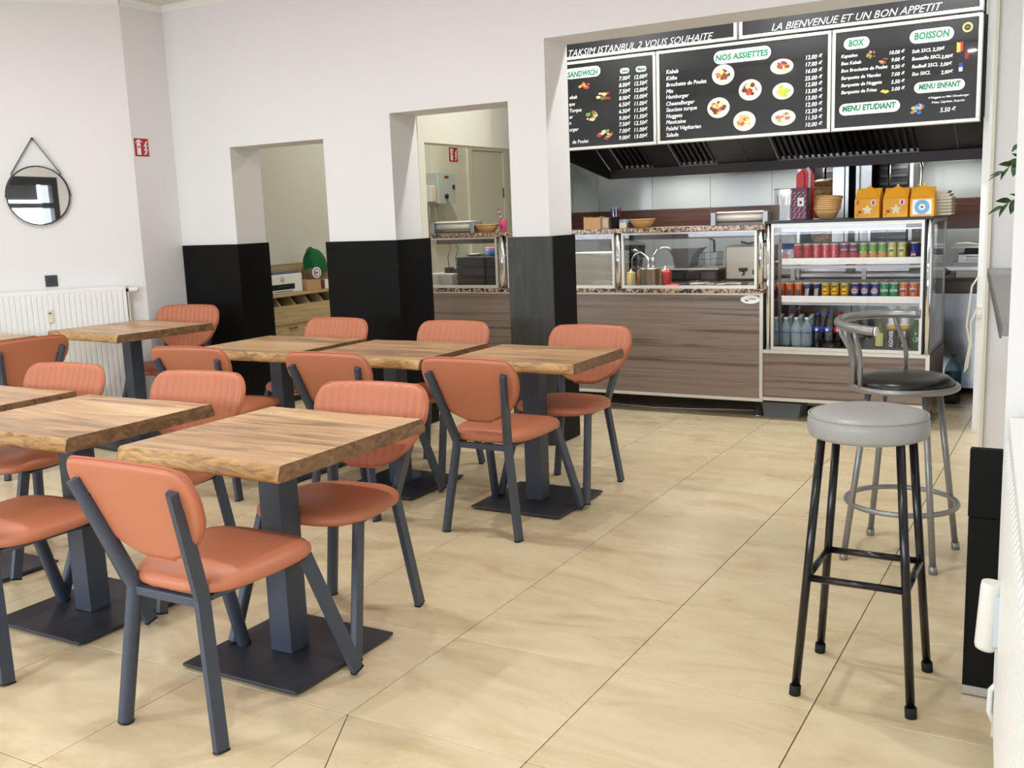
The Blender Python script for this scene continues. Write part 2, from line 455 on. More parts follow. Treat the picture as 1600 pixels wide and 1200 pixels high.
struct(MB().box(-8.2, 2.6, -3.6, 8.6, ZC, ZC+0.1).build('ceiling', M['ceiling']))

# ---- wall with the three openings (one comb-shaped outline)
xr = 1.66
o1a, o1b, o1z = -3.596, -2.728, 1.990
o2a, o2b, o2z = -2.164, -1.277, 2.113
o3a, o3z = -1.018, 2.448
poly = [(EX-0.3, 0), (o1a, 0), (o1a, o1z), (o1b, o1z), (o1b, 0), (o2a, 0), (o2a, o2z), (o2b, o2z), (o2b, 0), (o3a, 0), (o3a, o3z), (xr, o3z), (xr, ZC), (EX-0.3, ZC)]
wf = struct(MB().prism(poly, 'y', YW, YW2).build('wall_front', M['wall']))
# black wood cladding on the three piers
HC = 1.298
def clad(x0, x1, y0, y1, mat): return MB().box(x0, x1, y0, y1, 0.004, HC, bev=0.0015).build('cladding_panel', M[mat], wf)
clad(-4.150, -3.578, YW-0.018, YW-0.001, 'clad_h'); clad(-3.5955, -3.578, YW-0.0005, YW2+0.01, 'clad')
clad(-2.752, -2.146, YW-0.018, YW-0.001, 'clad_h'); clad(-2.1635, -2.146, YW-0.0005, 3.708, 'clad'); clad(-2.7455, -2.7285, YW-0.0005, YW2+0.01, 'clad')
clad(-1.305, -0.999, YW-0.018, YW-0.001, 'clad_lit'); clad(-1.0175, -0.999, YW-0.0005, YW2+0.01, 'clad'); clad(-1.295, -1.2775, YW-0.0005, YW2+0.01, 'clad')

# ---- short return and mirror wall on the left
struct(MB().prism([(EX, EY), (EX, YW), (EX-0.3, YW), (EX-0.3, EY+0.12)], 'z', 0, ZC).build('wall_left_return', M['wall']))
LT = -5.6
a, b = LW(0, 0, 0), LW(LT, 0, 0)
struct(MB().prism([(a[0], a[1]), (a[0]-0.3, a[1]+0.12), (b[0]-0.3, b[1]+0.12), (b[0], b[1])], 'z', 0, ZC).build('wall_left', M['wall']))
struct(MB().box(b[0]-0.25, b[0]-0.001, YS, b[1]+0.1, 0, ZC).build('wall_left_far', M['wall']))
# cornice along the two left walls and the front wall
def cornice(name, p, q, n):
    d = Vector((q[0]-p[0], q[1]-p[1], 0)); L = d.length; d.normalize(); mb = MB()
    prof = [(0.0, 0.0), (0.010, 0.0), (0.016, 0.012), (0.018, 0.03), (0.03, 0.044), (0.036, 0.0475), (0.0, 0.0475)]
    vs = []
    for t in (0, L):
        for (o, z) in prof: vs.append((p[0]+d.x*t+n[0]*o, p[1]+d.y*t+n[1]*o, ZC-0.048+z))
    m = len(prof); fs = [tuple(range(m-1, -1, -1)), tuple(range(m, 2*m))]+[(k, (k+1) % m, m+(k+1) % m, m+k) for k in range(m)]
    return struct(mb.add(vs, fs).build(name, M['white_gloss']))
cornice('trim_1', (b[0], b[1]), (EX, EY), LN)
cornice('trim_2', (EX, EY), (EX, YW), (1, 0))
cornice('trim_3', (EX, YW), (xr, YW), (0, -1))

# ---- shop front behind the camera: black frames, glass, shutter boxes
struct(MB().box(-8.0, 2.6, YS-0.2, YS, 0, 0.35).build('wall_back', M['wall']))
struct(MB().box(-8.0, 2.6, YS-0.2, YS, 2.235, ZC).build('wall_back_header', M['wall']))
struct(MB().box(1.785, 2.6, YS-0.2, YS, 0.35, 2.235).build('wall_back_pier', M['wall']))
struct(MB().box(-8.0, -6.3, YS-0.2, YS, 0.35, 2.235).build('wall_back_pier_left', M['wall']))
ww = (1.785+6.3)/4
for k in range(4):
    x1 = 1.785-k*ww; x0 = x1-ww
    mb = MB()
    for (p, q, r, s_) in ((x0, x0+0.09, 0.35, 2.235), (x1-0.11, x1, 0.35, 2.235), (x0+0.09, x1-0.11, 0.35, 0.45), (x0+0.09, x1-0.11, 2.12, 2.235), (x0+0.09, x1-0.11, 1.79, 1.865)):
        mb.box(p, q, YS-0.09, YS-0.01, r, s_)
    wn_ = struct(mb.build('window_%d' % (k+1), M['black']))
    MB().box(x0+0.09, x1-0.11, YS-0.056, YS-0.05, 0.45, 1.79).build('pane', M['pane'], wn_)
    MB().box(x0+0.09, x1-0.11, YS-0.056, YS-0.05, 1.865, 2.12).build('pane', M['pane'], wn_)
    MB().box(x0+0.10, x1-0.28, YS-0.30, YS-0.12, 1.91, 2.14).build('shutter_box', M['black'], wn_)

struct(MB().box(-16.0, 12.0, -16.0, -3.62, -0.12, -0.06).build('ground_outside', plain('street_paving', (120, 118, 114), 0.9, noise=0.1)))
# ---- right side: slanted wall, wall end above the radiator, pier by the kitchen door
def slab(name, pts, z0, z1, mat): return struct(MB().prism(pts, 'z', z0, z1).build(name, M[mat]))
slab('wall_right', [(RX(-3.6), -3.6), (RX(3.4), 3.4), (RX(3.4)+0.3, 3.4), (RX(-3.6)+0.3, -3.6)], 0, ZC, 'wall')
slab('wall_right_nib', [(1.664, 0.66), (RX(0.66)+0.01, 0.66), (RX(0.86)+0.01, 0.86), (1.655, 0.86)], 0, ZC, 'wall')
slab('wall_right_pier', [(1.4080, 3.325), (RX(3.32)+0.02, 3.325), (RX(3.9)+0.3, 3.9), (1.4080, 3.9)], 0, ZC, 'wall')
slab('trim_4', [(1.3935, 3.30), (1.4075, 3.30), (1.4075, 3.9), (1.3935, 3.9)], 0, ZC, 'wall_cream')
slab('trim_5', [(1.379, 3.335), (1.393, 3.335), (1.393, 3.9), (1.379, 3.9)], 0, ZC, 'white_gloss')
slab('trim_6', [(1.243, 4.60), (1.330, 4.60), (1.330, 4.72), (1.243, 4.72)], 0.0, ZC, 'white_gloss')
slab('wall_right_kitchen', [(1.26, 4.725), (1.6, 4.725), (1.6, YK), (1.26, YK)], 0, ZC, 'wall_cream')
slab('trim_7', [(1.20, 5.0), (1.26, 5.0), (1.26, 6.3), (1.20, 6.3)], 2.20, ZC, 'wall_cream')
# black end panel below the bar ledge, chipped at the foot
ep = thing('end_panel', 'tall black wooden panel standing upright on the floor between bar stools and white radiator', 'panel', (1.62, 0.90, 0))
MB().box(-0.052, 0.052, -0.012, 0.018, 0.004, 0.536, bev=0.002).build('board', M['clad_h'], ep)
MB().box(-0.054, 0.052, -0.012, 0.018, 0.5375, 0.735, bev=0.002).build('board', M['clad_h'], ep)
MB().box(-0.052, 0.02, -0.0155, -0.0125, 0.004, 0.030).build('chipped_foot', M['steel'], ep)

# ---- corridor behind the openings
slab('wall_corridor_left', [(-4.30, YW2), (-4.12, YW2), (-4.12, 5.74), (-4.30, 5.74)], 0, ZC, 'wall_green')
slab('wall_corridor_end', [(-4.30, 5.74), (-3.60, 5.74), (-3.60, 5.90), (-4.30, 5.90)], 0, ZC, 'wall_green')
slab('wall_corridor_door', [(-3.75, 5.90), (-3.60, 5.90), (-3.60, 8.3), (-3.75, 8.3)], 0, ZC, 'wall_cream')
slab('wall_corridor_back', [(-3.75, 8.3), (2.0, 8.3), (2.0, 8.45), (-3.75, 8.45)], 0, ZC, 'wall_cream')
# inner wall: stub, header and the tiled stretch by the kitchen
polyi = [(YW2, 0), (3.70, 0), (3.70, 1.945), (5.45, 1.945), (5.45, 0), (YK, 0), (YK, ZC), (YW2, ZC)]
wi = struct(MB().prism(polyi, 'x', XI-0.12, XI).build('wall_inner', M['wall_cream']))
wk = struct(MB().box(XI-0.12, 1.6, YK, YK+0.12, 0, ZC).build('wall_kitchen_back', M['wall']))
# glass wall panels and the brown band
pitch = 0.539
xs = [XI+0.003+k*pitch for k in range(7)]
for k in range(len(xs)):
    xa = xs[k]+0.0025; xb = min(xs[k]+pitch-0.0025, 1.255)
    if xb <= xa: continue
    for z0, z1, mt in ((0.0, 1.198, 'kitchen_grey'), (1.201, 1.432, 'wenge'), (1.435, 2.30, 'kitchen_grey')):
        MB().box(xa, xb, YK-0.011, YK-0.0005, z0, z1, bev=0.001).build('wall_panel', M[mt], wk)
for (ya, yb) in ((5.455, 5.955), (5.96, 6.485)):
    for z0, z1, mt in ((0.0, 1.198, 'kitchen_grey'), (1.201, 1.432, 'wenge'), (1.435, 2.30, 'kitchen_grey')):
        MB().box(XI+0.0005, XI+0.010, ya+0.0025, yb-0.0025, z0, z1, bev=0.001).build('wall_panel', M[mt], wi)

# ---- ceiling spots (the room's own lamps, plus one added for the corridor)
def spot(x, y, power, where, rad=0.05, col=(0.95, 0.96, 0.97)):
    t = thing('ceiling_spot', 'round recessed ceiling spot, %s' % where, 'ceiling light', (x, y, ZC), 0, 'recessed ceiling spots')
    MB().lathe([(rad, -0.001), (rad+0.02, -0.001), (rad+0.02, -0.008), (rad, -0.012)], 20).build('rim', M['white_gloss'], t)
    d = bpy.data.lights.new('spot_lamp', 'AREA'); d.shape = 'DISK'; d.size = rad*2; d.energy = power; d.color = col
    o = bpy.data.objects.new('spot_lamp', d); COL.objects.link(o); o.location = (x, y, ZC-0.014)
    return t
for k, (x, y) in enumerate([(-3.3, 1.2), (-1.4, 1.2), (0.5, 1.2), (-3.3, -1.4), (-1.4, -1.4), (0.6, -1.4)]):
    spot(x, y, SPOT_HALL, '%s over the dining room' % ('left rear', 'middle rear', 'right rear', 'left front', 'middle front', 'right front')[k])
for k, (x, y) in enumerate([(-1.2, 3.95), (0.0, 3.95), (1.0, 3.95)]):
    spot(x, y, SPOT_KITCHEN, '%s before the menu boards' % ('left', 'middle', 'right')[k], 0.04)
spot(-2.9, 5.2, FILL_CORRIDOR, 'added out of view to light the corridor', 0.06, (0.98, 0.97, 0.90))  # unseen lamp added because the corridor needs light

# ================================================================== DINING CHAIRS
def dprof(w, d):
    # D-shaped tube: flat inside, rounded outside
    pts = [(-w/2, -d/2), (-w/2, d/2)]
    for k in range(1, 8):
        a = PI/2-PI*k/8; pts.append((-w/2+w*0.45+w*0.55*math.cos(a), d/2*math.sin(a)))
    pts.insert(2, (-w/2+w*0.45, d/2)); pts.append((-w/2+w*0.45, -d/2))
    return pts
def make_chair():
    t = thing('dining_chair', 'x', 'chair')
    for s in (-1, 1):
        prof = [(a*s, b) for a, b in dprof(0.030, 0.044)]
        MB().sweep([(0.188*s, 0.0, 0.006), (0.128*s, 0.050, 0.425), (0.190*s, -0.052, 0.765)], prof, up=(0, 1, 0.2), smooth=False).build('rear_leg', M['frame_blue'], t)
        MB().sweep([(0.188*s, 0.0, 0.0), (0.187*s, 0.0015, 0.006)], [(a*1.06, b*1.06) for a, b in prof], up=(0, 1, 0.2), smooth=False).build('leg_cap', M['rubber'], t)
        MB().sweep([(0.238*s, 0.535, 0.006), (0.188*s, 0.405, 0.425)], prof, up=(0, 1, 0.4), smooth=False).build('front_leg', M['frame_blue'], t)
        MB().sweep([(0.2385*s, 0.5365, 0.0), (0.238*s, 0.535, 0.006)], [(a*1.06, b*1.06) for a, b in prof], up=(0, 1, 0.4), smooth=False).build('leg_cap', M['rubber'], t)
        MB().tube([(0.124*s, 0.055, 0.412), (0.150*s, 0.225, 0.416), (0.180*s, 0.395, 0.418)], 0.011, 8).build('side_rail', M['frame_blue'], t)
    MB().box(-0.118, 0.118, 0.036, 0.060, 0.398, 0.424, bev=0.003).build('cross_rail', M['frame_blue'], t)
    # seat cushion: rounded trapezoid, domed
    mb = MB(); n = 44
    def outline(a):
        c, s_ = math.cos(a), math.sin(a)
        e = 2.0/3.3
        x = math.copysign(abs(c)**e, c); y = math.copysign(abs(s_)**e, s_)
        hw = 0.220+0.018*y*(1 if y > 0 else 0.6) - 0.012*max(0, -y)
        return x*hw, 0.262+y*0.222
    rings = [(0.0, 0.486), (0.45, 0.4855), (0.72, 0.482), (0.88, 0.475), (0.955, 0.466), (0.99, 0.455), (1.0, 0.444), (0.985, 0.433), (0.94, 0.428), (0.0, 0.427)]
    base = 0
    for (k, z) in rings:
        for i in range(n):
            x, y = outline(2*PI*i/n)
            dz = -0.010*max(0.0, (y-0.38)/0.1)**2*k
            mb.v.append((x*k, 0.262+(y-0.262)*k, z+dz))
    for r in range(len(rings)-1):
        for i in range(n):
            j = (i+1) % n; mb.f.append((r*n+i, r*n+j, (r+1)*n+j, (r+1)*n+i)); mb.m.append(0); mb.sm.append(True)
    mb.build('seat', M['leather'], t)
    # backrest: shield outline, ribbed front, smooth back, piping round the rim
    H0, H1, W = 0.526, 0.832, 0.243
    def hw(q):          # half width at height fraction q
        lo = max(0.05, (1-(1-min(q/0.74, 1.0))**2))**0.50
        hi = 1.0 if q < 0.74 else 0.74+0.26*math.sqrt(max(0.0, 1-((q-0.74)/0.26)**2.4))
        return W*lo*hi
    def mid(x, q):      # mid surface: leaning back, gently dished
        z = H0+(H1-H0)*q - 0.010*(abs(x)/W)**2.2*(1 if q > 0.6 else 0)
        y = 0.045-0.104*q+0.26*x*x*(0.5+0.5*q)
        return y, z
    nr, nc = 18, 78
    def surf(sign):
        out = []
        for r in range(nr+1):
            q = 0.5-0.5*math.cos(PI*r/nr); q = 0.5*q+0.5*r/nr
            h = hw(max(q, 0.004))
            for c in range(nc+1):
                s_ = -1+2*c/nc; x = h*math.sin(s_*PI/2)*0.35+h*s_*0.65
                y, z = mid(x, q)
                e = min(1.0, (h-abs(x))/0.020) ; eq = min(1.0, q/0.035, (1-q)/0.045)
                e = max(0.0, min(e, eq)); edge = math.sqrt(max(0.0, 1-(1-e)**2))
                th = 0.017*edge
                if sign > 0:
                    rib = abs(math.sin(PI*x/0.0355+PI/2))**0.42
                    th = th*0.62+0.0115*rib*edge
                out.append((x, y+sign*th, z))
        return out
    for sign, nm in ((1, 'backrest'), (-1, 'back_panel')):
        vs = surf(sign); mb = MB(); fs = []
        for r in range(nr):
            for c in range(nc):
                a = r*(nc+1)+c; fs.append((a, a+1, a+nc+2, a+nc+1))
        mb.add(vs, fs, 0, True)
        mb.build('backrest' if sign > 0 else 'backrest_shell', M['leather'], t)
    rim = []
    for k in range(20):
        q = 0.5-0.5*math.cos(PI*k/19); q = max(q, 0.004); h = hw(q); y, z = mid(h, q); rim.append((h, y-0.003, z))
    left = [(-x, y, z) for x, y, z in reversed(rim)]
    top = [(-hw(1.0)+2*hw(1.0)*k/6, mid(-hw(1.0)+2*hw(1.0)*k/6, 1.0)[0]-0.003, mid(-hw(1.0)+2*hw(1.0)*k/6, 1.0)[1]) for k in range(1, 6)]
    MB().tube(rim+[tuple(p) for p in reversed(top)]+left, 0.0042, 6, closed=True).build('piping', M['leather_edge'], t)
    for s in (-1, 1):
        MB().tube([(0.168*s, -0.034, 0.715), (0.164*s, -0.004, 0.715)], 0.006, 8).build('bolt', M['black'], t)
    return t
chair0 = make_chair()
chair0['group'] = 'terracotta dining chairs around the wooden tables'
_first = [True]
def chair(x, y, deg, label, tilt=2.1, sc=1.0):
    """x, y: point midway between the rear feet; deg: heading, 0 looks to +y"""
    if _first[0]: c = chair0; _first[0] = False
    else: c = copy_tree(chair0)
    c.location = (x, y, 0.0)
    e = Euler((math.radians(tilt), 0, 0)).to_matrix(); r = Euler((0, 0, math.radians(deg))).to_matrix()
    c.rotation_euler = (r @ e).to_euler()
    c.scale = (sc, sc, sc); c['label'] = label
    return c
chair(-0.372, -0.325, 0, 'terracotta chair nearest the viewer, smooth back turned to us')
chair(-0.480, 0.765, 187, 'terracotta chair facing us across the nearest table, ribbed back')
chair(-1.320, -0.325, 0, 'terracotta chair beside the nearest chair, cut by the left picture edge')
chair(-1.400, 0.775, 187, 'terracotta chair facing us behind the second table of the front row')
chair(-2.265, 0.775, 187, 'terracotta chair facing us behind the leftmost front table, before the wall radiator')
chair(-2.190, 1.560, 8, 'terracotta chair turned away at the rear table nearest the oak cabinet')
chair(-1.285, 1.575, 3, 'terracotta chair turned away from us at the middle table of the rear row')
chair(-0.500, 1.585, 0, 'terracotta chair turned away, whole, at the rear table beside the open floor')
chair(-2.300, 2.770, 182, 'terracotta chair facing us right before the oak cabinet')
chair(-1.405, 2.750, 182, 'terracotta chair facing us between two black piers beyond the rear row')
chair(-0.490, 2.690, 180, 'terracotta chair facing us before the wood counter, rightmost chair of all')
chair(-3.86, 3.02, 195, 'terracotta chair in the far corner under the fire sign, facing us', 0.0, 1.05)
chair(-3.62, 1.56, 84, 'terracotta chair at the left picture edge, its back before the ribbed radiator', 2.1)

# ================================================================== WOODEN TABLES
def table(x0, x1, y0, y1, label, bx, by, z=0.75, rz=0.0, seed=1, th=0.050):
    cx, cy = (x0+x1)/2, (y0+y1)/2; hx, hy = (x1-x0)/2, (y1-y0)/2
    t = thing('dining_table', label, 'table', (cx, cy, 0), rz, 'live-edge wooden tables on black square bases')
    rnd = random.Random(seed); nx = 30; mb = MB(); ring = []
    ph = [rnd.uniform(0, 6.28) for _ in range(8)]
    def wv(x, k): return 0.0045*math.sin(9*x+ph[k])+0.003*math.sin(23*x+ph[k+1])+0.0015*math.sin(57*x+ph[k+2])
    for i in range(nx+1):
        x = -hx+2*hx*i/nx
        a, b = wv(x, 0), wv(x, 3)
        a2, b2 = wv(x, 2), wv(x, 5)
        ring.append([(x, -hy+0.010+a, z), (x, -hy+0.003+a, z-0.005), (x, -hy-0.004+a2, z-0.022), (x, -hy-0.010+a2, z-0.040), (x, -hy-0.004+a2, z-th),
                     (x, hy+0.004+b2, z-th), (x, hy+0.010+b2, z-0.040), (x, hy+0.004+b2, z-0.022), (x, hy-0.003+b, z-0.005), (x, hy-0.010+b, z)])
    m = 10
    for r in ring: mb.v += r
    for i in range(nx):
        for k in range(m):
            k2 = (k+1) % m
            mi = 0 if k in (9, 4) else 2
            mb.f.append((i*m+k, (i+1)*m+k, (i+1)*m+k2, i*m+k2)); mb.m.append(mi); mb.sm.append(mi == 2)
    mb.f.append(tuple(range(m))); mb.m.append(1); mb.sm.append(False)
    mb.f.append(tuple(range(nx*m+m-1, nx*m-1, -1))); mb.m.append(1); mb.sm.append(False)
    mb.build('tabletop', [M['top'], M['end'], M['live']], t)
    lx, ly = bx-cx, by-cy
    MB().box(lx-0.045, lx+0.045, ly-0.045, ly+0.045, 0.020, z-th-0.006, bev=0.003).build('column', M['frame_blue'], t)
    MB().box(lx-0.16, lx+0.16, ly-0.16, ly+0.16, z-th-0.0055, z-th-0.0005).build('mounting_plate', M['base_dark'], t)
    MB().box(lx-0.245, lx+0.245, ly-0.25, ly+0.25, 0.008, 0.020, bev=0.004).build('base_plate', M['base_dark'], t)
    for sx in (-1, 1):
        for sy in (-1, 1):
            MB().lathe([(0.018, 0.0), (0.018, 0.008)], 10, (lx+sx*0.21, ly+sy*0.21, 0)).build('foot', M['rubber'], t)
    return t
table(-0.832, -0.142, -0.048, 0.664, 'wooden table nearest the viewer, right end of the front row', -0.450, 0.258, seed=3)
table(-1.822, -1.108, -0.036, 0.620, 'wooden table second from the right in the front row', -1.400, 0.215, seed=5)
table(-2.68, -1.963, -0.03, 0.655, 'wooden table at the left picture edge, leftmost of the front row', -2.265, 0.270, seed=8)
table(-3.33-0.79, -3.33, 2.06, 2.78, 'wooden table standing by the radiator in the far left corner', -3.70, 2.40, z=0.79, rz=math.radians(-6), seed=11)
table(-2.580, -1.840, 1.868, 2.530, 'wooden table in the rear row before the oak cabinet niche', -2.190, 2.180, seed=14)
table(-1.740, -0.990, 1.860, 2.510, 'wooden table in the middle of the rear row', -1.375, 2.175, seed=17)
table(-0.885, -0.190, 1.935, 2.500, 'wooden table at the right end of the rear row beside open floor', -0.530, 2.180, seed=20)
table(-4.75, -4.06, 1.28, 1.96, 'wooden table barely visible behind the turned chair at the left edge', -4.40, 1.62, z=0.78, seed=23)

# ================================================================== BAR STOOLS
st = thing('bar_stool', 'backless bar stool with round grey vinyl seat on black tubular legs', 'stool', (1.298, 0.838, 0), 0, 'bar stools beside the right wall')
R = 0.168
MB().lathe([(0.0, 0.762), (R-0.022, 0.762), (R-0.006, 0.768), (R, 0.780), (R, 0.812), (R-0.004, 0.824), (R-0.010, 0.829), (R-0.012, 0.831), (R-0.030, 0.838), (R*0.6, 0.843), (0.0, 0.845)], 48).build('seat', M['stool_vinyl'], st)
MB().tube([((R-0.004)*math.cos(2*PI*k/40), (R-0.004)*math.sin(2*PI*k/40), 0.8275) for k in range(40)], 0.0032, 6, closed=True).build('piping', M['stool_vinyl'], st)
def lerp(a, b, t): return tuple(a[i]+(b[i]-a[i])*t for i in range(3))
tops, feet = {}, {}
for sx in (-1, 1):
    for sy in (-1, 1):
        tp = (sx*0.107, sy*0.107, 0.764); ft = (sx*0.160, sy*0.160, 0.022)
        tops[(sx, sy)] = tp; feet[(sx, sy)] = ft
        MB().tube([ft, tp], 0.0125, 12).build('leg', M['stool_black'], st)
        MB().tube([(ft[0]*1.012, ft[1]*1.012, 0.0), (ft[0], ft[1], 0.03)], 0.0165, 12).build('foot_cap', M['rubber'], st)
def at_leg(k, z): return lerp(feet[k], tops[k], (z-0.022)/(0.742))
for a_, b_, z_ in (((-1, -1), (1, -1), 0.358), ((-1, 1), (1, 1), 0.358), ((-1, -1), (-1, 1), 0.358), ((1, -1), (1, 1), 0.358)):
    MB().tube([at_leg(a_, z_), at_leg(b_, z_)], 0.0105, 10).build('foot_rail', M['stool_black'], st)
# second stool, curved tube back
s2 = thing('bar_stool', 'bar stool with round black seat and curved silver tube backrest', 'stool', (1.213, 2.065, 0), 0, 'bar stools beside the right wall')
rr_ = 0.203
rr_ = 0.196
MB().tube([(rr_*math.cos(2*PI*k/48), rr_*math.sin(2*PI*k/48), 0.703) for k in range(48)], 0.0125, 10, closed=True).build('seat_ring', M['silver_paint'], s2)
MB().lathe([(0.0, 0.700), (0.176, 0.700), (0.187, 0.710), (0.184, 0.726), (0.165, 0.742), (0.11, 0.753), (0.0, 0.757)], 48).build('seat', M['black_vinyl'], s2)
for (ax_, ay_) in ((-0.191, -0.150), (-0.152, 0.208), (0.193, 0.154), (0.150, -0.185)):
    L_ = math.hypot(ax_, ay_); tp = (ax_/L_*0.150, ay_/L_*0.150, 0.695); ft = (ax_, ay_, 0.02)
    MB().tube([ft, tp], 0.0125, 12).build('leg', M['silver_paint'], s2)
    MB().tube([(ft[0]*1.01, ft[1]*1.01, 0.0), (ft[0], ft[1], 0.03)], 0.0165, 12).build('foot_cap', M['silver_paint'], s2)
rf = 0.212
MB().tube([(rf*math.cos(2*PI*k/48), rf*math.sin(2*PI*k/48), 0.228) for k in range(48)], 0.0105, 10, closed=True).build('foot_ring', M['silver_paint'], s2)
# backrest: tube hoop open towards the bar, its near end a little lower
def hoop(a1, r=0.184):
    a_ = math.radians(a1); f = (a1-63)/201.0
    return (-0.070+r*math.cos(a_), -0.005+r*math.sin(a_), 0.972-0.008*f-0.024*f*f)
arc = [hoop(63+201*k/24) for k in range(25)]
e0 = arc[0]; arc = [(e0[0]+0.012, e0[1]+0.004, e0[2])]+arc+[(arc[-1][0]+0.008, arc[-1][1]-0.004, arc[-1][2]-0.001)]
MB().tube(arc, 0.0180, 14).build('backrest', M['silver_paint'], s2)
MB().tube([arc[0], (arc[0][0]+0.006, arc[0][1], arc[0][2])], 0.0187, 14).build('end_cap', M['silver_paint'], s2)
MB().tube([arc[-1], (arc[-1][0]+0.006, arc[-1][1]-0.001, arc[-1][2])], 0.0187, 14).build('end_cap', M['white_plastic'], s2)
def sup(a1, b1, rb=0.198):
    b_ = math.radians(b1); bx, by = rb*math.cos(b_), rb*math.sin(b_); tx, ty, tz = hoop(a1)
    MB().tube([(bx, by, 0.700), (bx, by, 0.80), (bx+(tx-bx)*0.15, by+(ty-by)*0.15, 0.845), (bx+(tx-bx)*0.8, by+(ty-by)*0.8, tz-0.045), (tx, ty, tz-0.008)], 0.0095, 10).build('support', M['silver_paint'], s2)
for a1, b1 in ((170, 172), (195, 192), (222, 205), (240, 224), (90, 97)): sup(a1, b1)

# ================================================================== LEFT WALL: radiator, mirror, socket, signs
def on_left(name, label, cat, t, off, z, group=None):
    p = LW(t, off, z); return thing(name, label, cat, p, LANG, group)
# local frame of things on the left wall: x out of the wall, y along the wall (towards the corner), z up
def radiator(t, L, H, pitch_, nrib, thk=0.10):
    prof = []
    return None
rad = on_left('radiator', 'long white panel radiator with vertical ribs under the round mirror', 'radiator', -0.145, 0.0, 0.14)
Lr, Hr = 1.65, 0.893
def rib_panel(L, H, x0, n, m0=0.018):
    mb = MB(); prof = []; p = (L-2*m0)/n
    y = -L+m0; prof.append((x0, -L)); prof.append((x0, y))
    for k in range(n):
        prof += [(x0, y+p*0.16), (x0+0.007, y+p*0.27), (x0+0.007, y+p*0.86), (x0, y+p*0.97)]; y += p
    prof.append((x0, 0.0))
    return prof
prof = rib_panel(Lr, Hr, 0.094, 46)
mb = MB(); n = len(prof)
vs = [(a_, b_, 0.02) for a_, b_ in prof]+[(a_, b_, Hr-0.038) for a_, b_ in prof]+[(0.094, b_, Hr-0.028) for a_, b_ in prof]
fs = [(i, i+1, n+i+1, n+i) for i in range(n-1)]+[(n+i, n+i+1, 2*n+i+1, 2*n+i) for i in range(n-1)]
mb.add(vs, fs)
mb.box(0.020, 0.0935, -Lr, 0, 0.018, Hr-0.02)
mb.build('ribbed_panel', M['white_gloss'], rad)
MB().box(0.088, 0.098, -Lr, 0.0, Hr-0.030, Hr-0.004, bev=0.003).build('top_band', M['white_gloss'], rad)
MB().box(0.016, 0.098, -Lr, 0.002, Hr-0.006, Hr, bev=0.002).build('top_grille', M['white_gloss'], rad)
MB().box(0.014, 0.098, 0.0005, 0.006, 0.0, Hr-0.002, bev=0.002).build('end_panel', M['white_gloss'], rad)
MB().box(0.1015, 0.112, -0.523, -0.487, 0.665, 0.758, bev=0.003).build('heat_meter', M['cream_plastic'], rad)
MB().box(0.112, 0.1126, -0.514, -0.498, 0.728, 0.738).build('meter_display', M['black_plastic'], rad)
for zz in (0.12, 0.75):
    MB().box(0.0005, 0.018, -0.30, -0.27, zz, zz+0.06).build('wall_bracket', M['white_gloss'], rad)
MB().tube([(0.055, 0.004, Hr-0.03), (0.055, 0.026, Hr-0.03)], 0.012, 10).build('valve_body', M['black'], rad)
MB().tube([(0.055, 0.024, Hr-0.03), (0.055, 0.030, Hr-0.03), (0.055, 0.085, Hr-0.03), (0.055, 0.092, Hr-0.03)], 0.020, 14, scales=[0.8, 1, 0.92, 0.7]).build('thermostat_head', M['white_plastic'], rad)
MB().tube([(0.055, 0.018, Hr-0.04), (0.055, 0.018, 0.02), (0.03, 0.018, -0.14)], 0.008, 8).build('pipe', M['white_gloss'], rad)
# round mirror hung by a strap
mr = on_left('wall_mirror', 'round wall mirror in a thin black frame hanging by a strap', 'mirror', -0.648, 0.0, 1.69)
Rm = 0.200
def ring_yz(r, x, n=56): return [(x, r*math.cos(2*PI*k/n), r*math.sin(2*PI*k/n)) for k in range(n)]
MB().sweep(ring_yz(Rm, 0.016), [(-0.004, -0.015), (0.004, -0.015), (0.004, 0.015), (-0.004, 0.015)], up=(1, 0, 0), closed=True, smooth=False).build('frame', M['black'], mr)
MB().add([(0.018, y, z) for (_, y, z) in ring_yz(Rm-0.003, 0)], [tuple(range(56))]).build('mirror_glass', M['mirror'], mr)
MB().add([(0.003, y, z) for (_, y, z) in ring_yz(Rm-0.003, 0)], [tuple(range(56))]).build('backing', M['black'], mr)
for s in (-1, 1):
    pts = [(0.016, 0.006*s, 0.385)]+[(0.016, 0.158*s, 0.150)]
    for k in range(6):
        a_ = math.radians(43-k*9); pts.append((0.016, (Rm+0.006)*math.cos(a_)*s, (Rm+0.006)*math.sin(a_)))
    MB().sweep(pts, [(-0.0022, -0.009), (0.0022, -0.009), (0.0022, 0.009), (-0.0022, 0.009)], up=(1, 0, 0), smooth=False).build('strap', M['black_satin'], mr)
    MB().tube([(0.016, (Rm+0.003)*s, 0.0), (0.016, (Rm+0.012)*s, 0.0)], 0.005, 8).build('rivet', M['black'], mr)
MB().tube([(0.0, 0, 0.387), (0.028, 0, 0.387)], 0.008, 12).build('hook', M['black'], mr)
so = on_left('power_socket', 'square anthracite power socket on the white wall above the radiator', 'socket', -0.626, 0.0, 1.094)
MB().box(0.0005, 0.010, -0.040, 0.040, -0.040, 0.040, bev=0.003).build('cover_plate', M['base_dark'], so)
MB().tube([(0.010, 0, 0), (0.0112, 0, 0)], 0.021, 20).build('socket_well', M['black_plastic'], so)
for s in (-1, 1):
    MB().tube([(0.0112, 0.009*s, 0), (0.0125, 0.009*s, 0)], 0.0032, 8).build('pin_hole', M['steel_dark'], so)

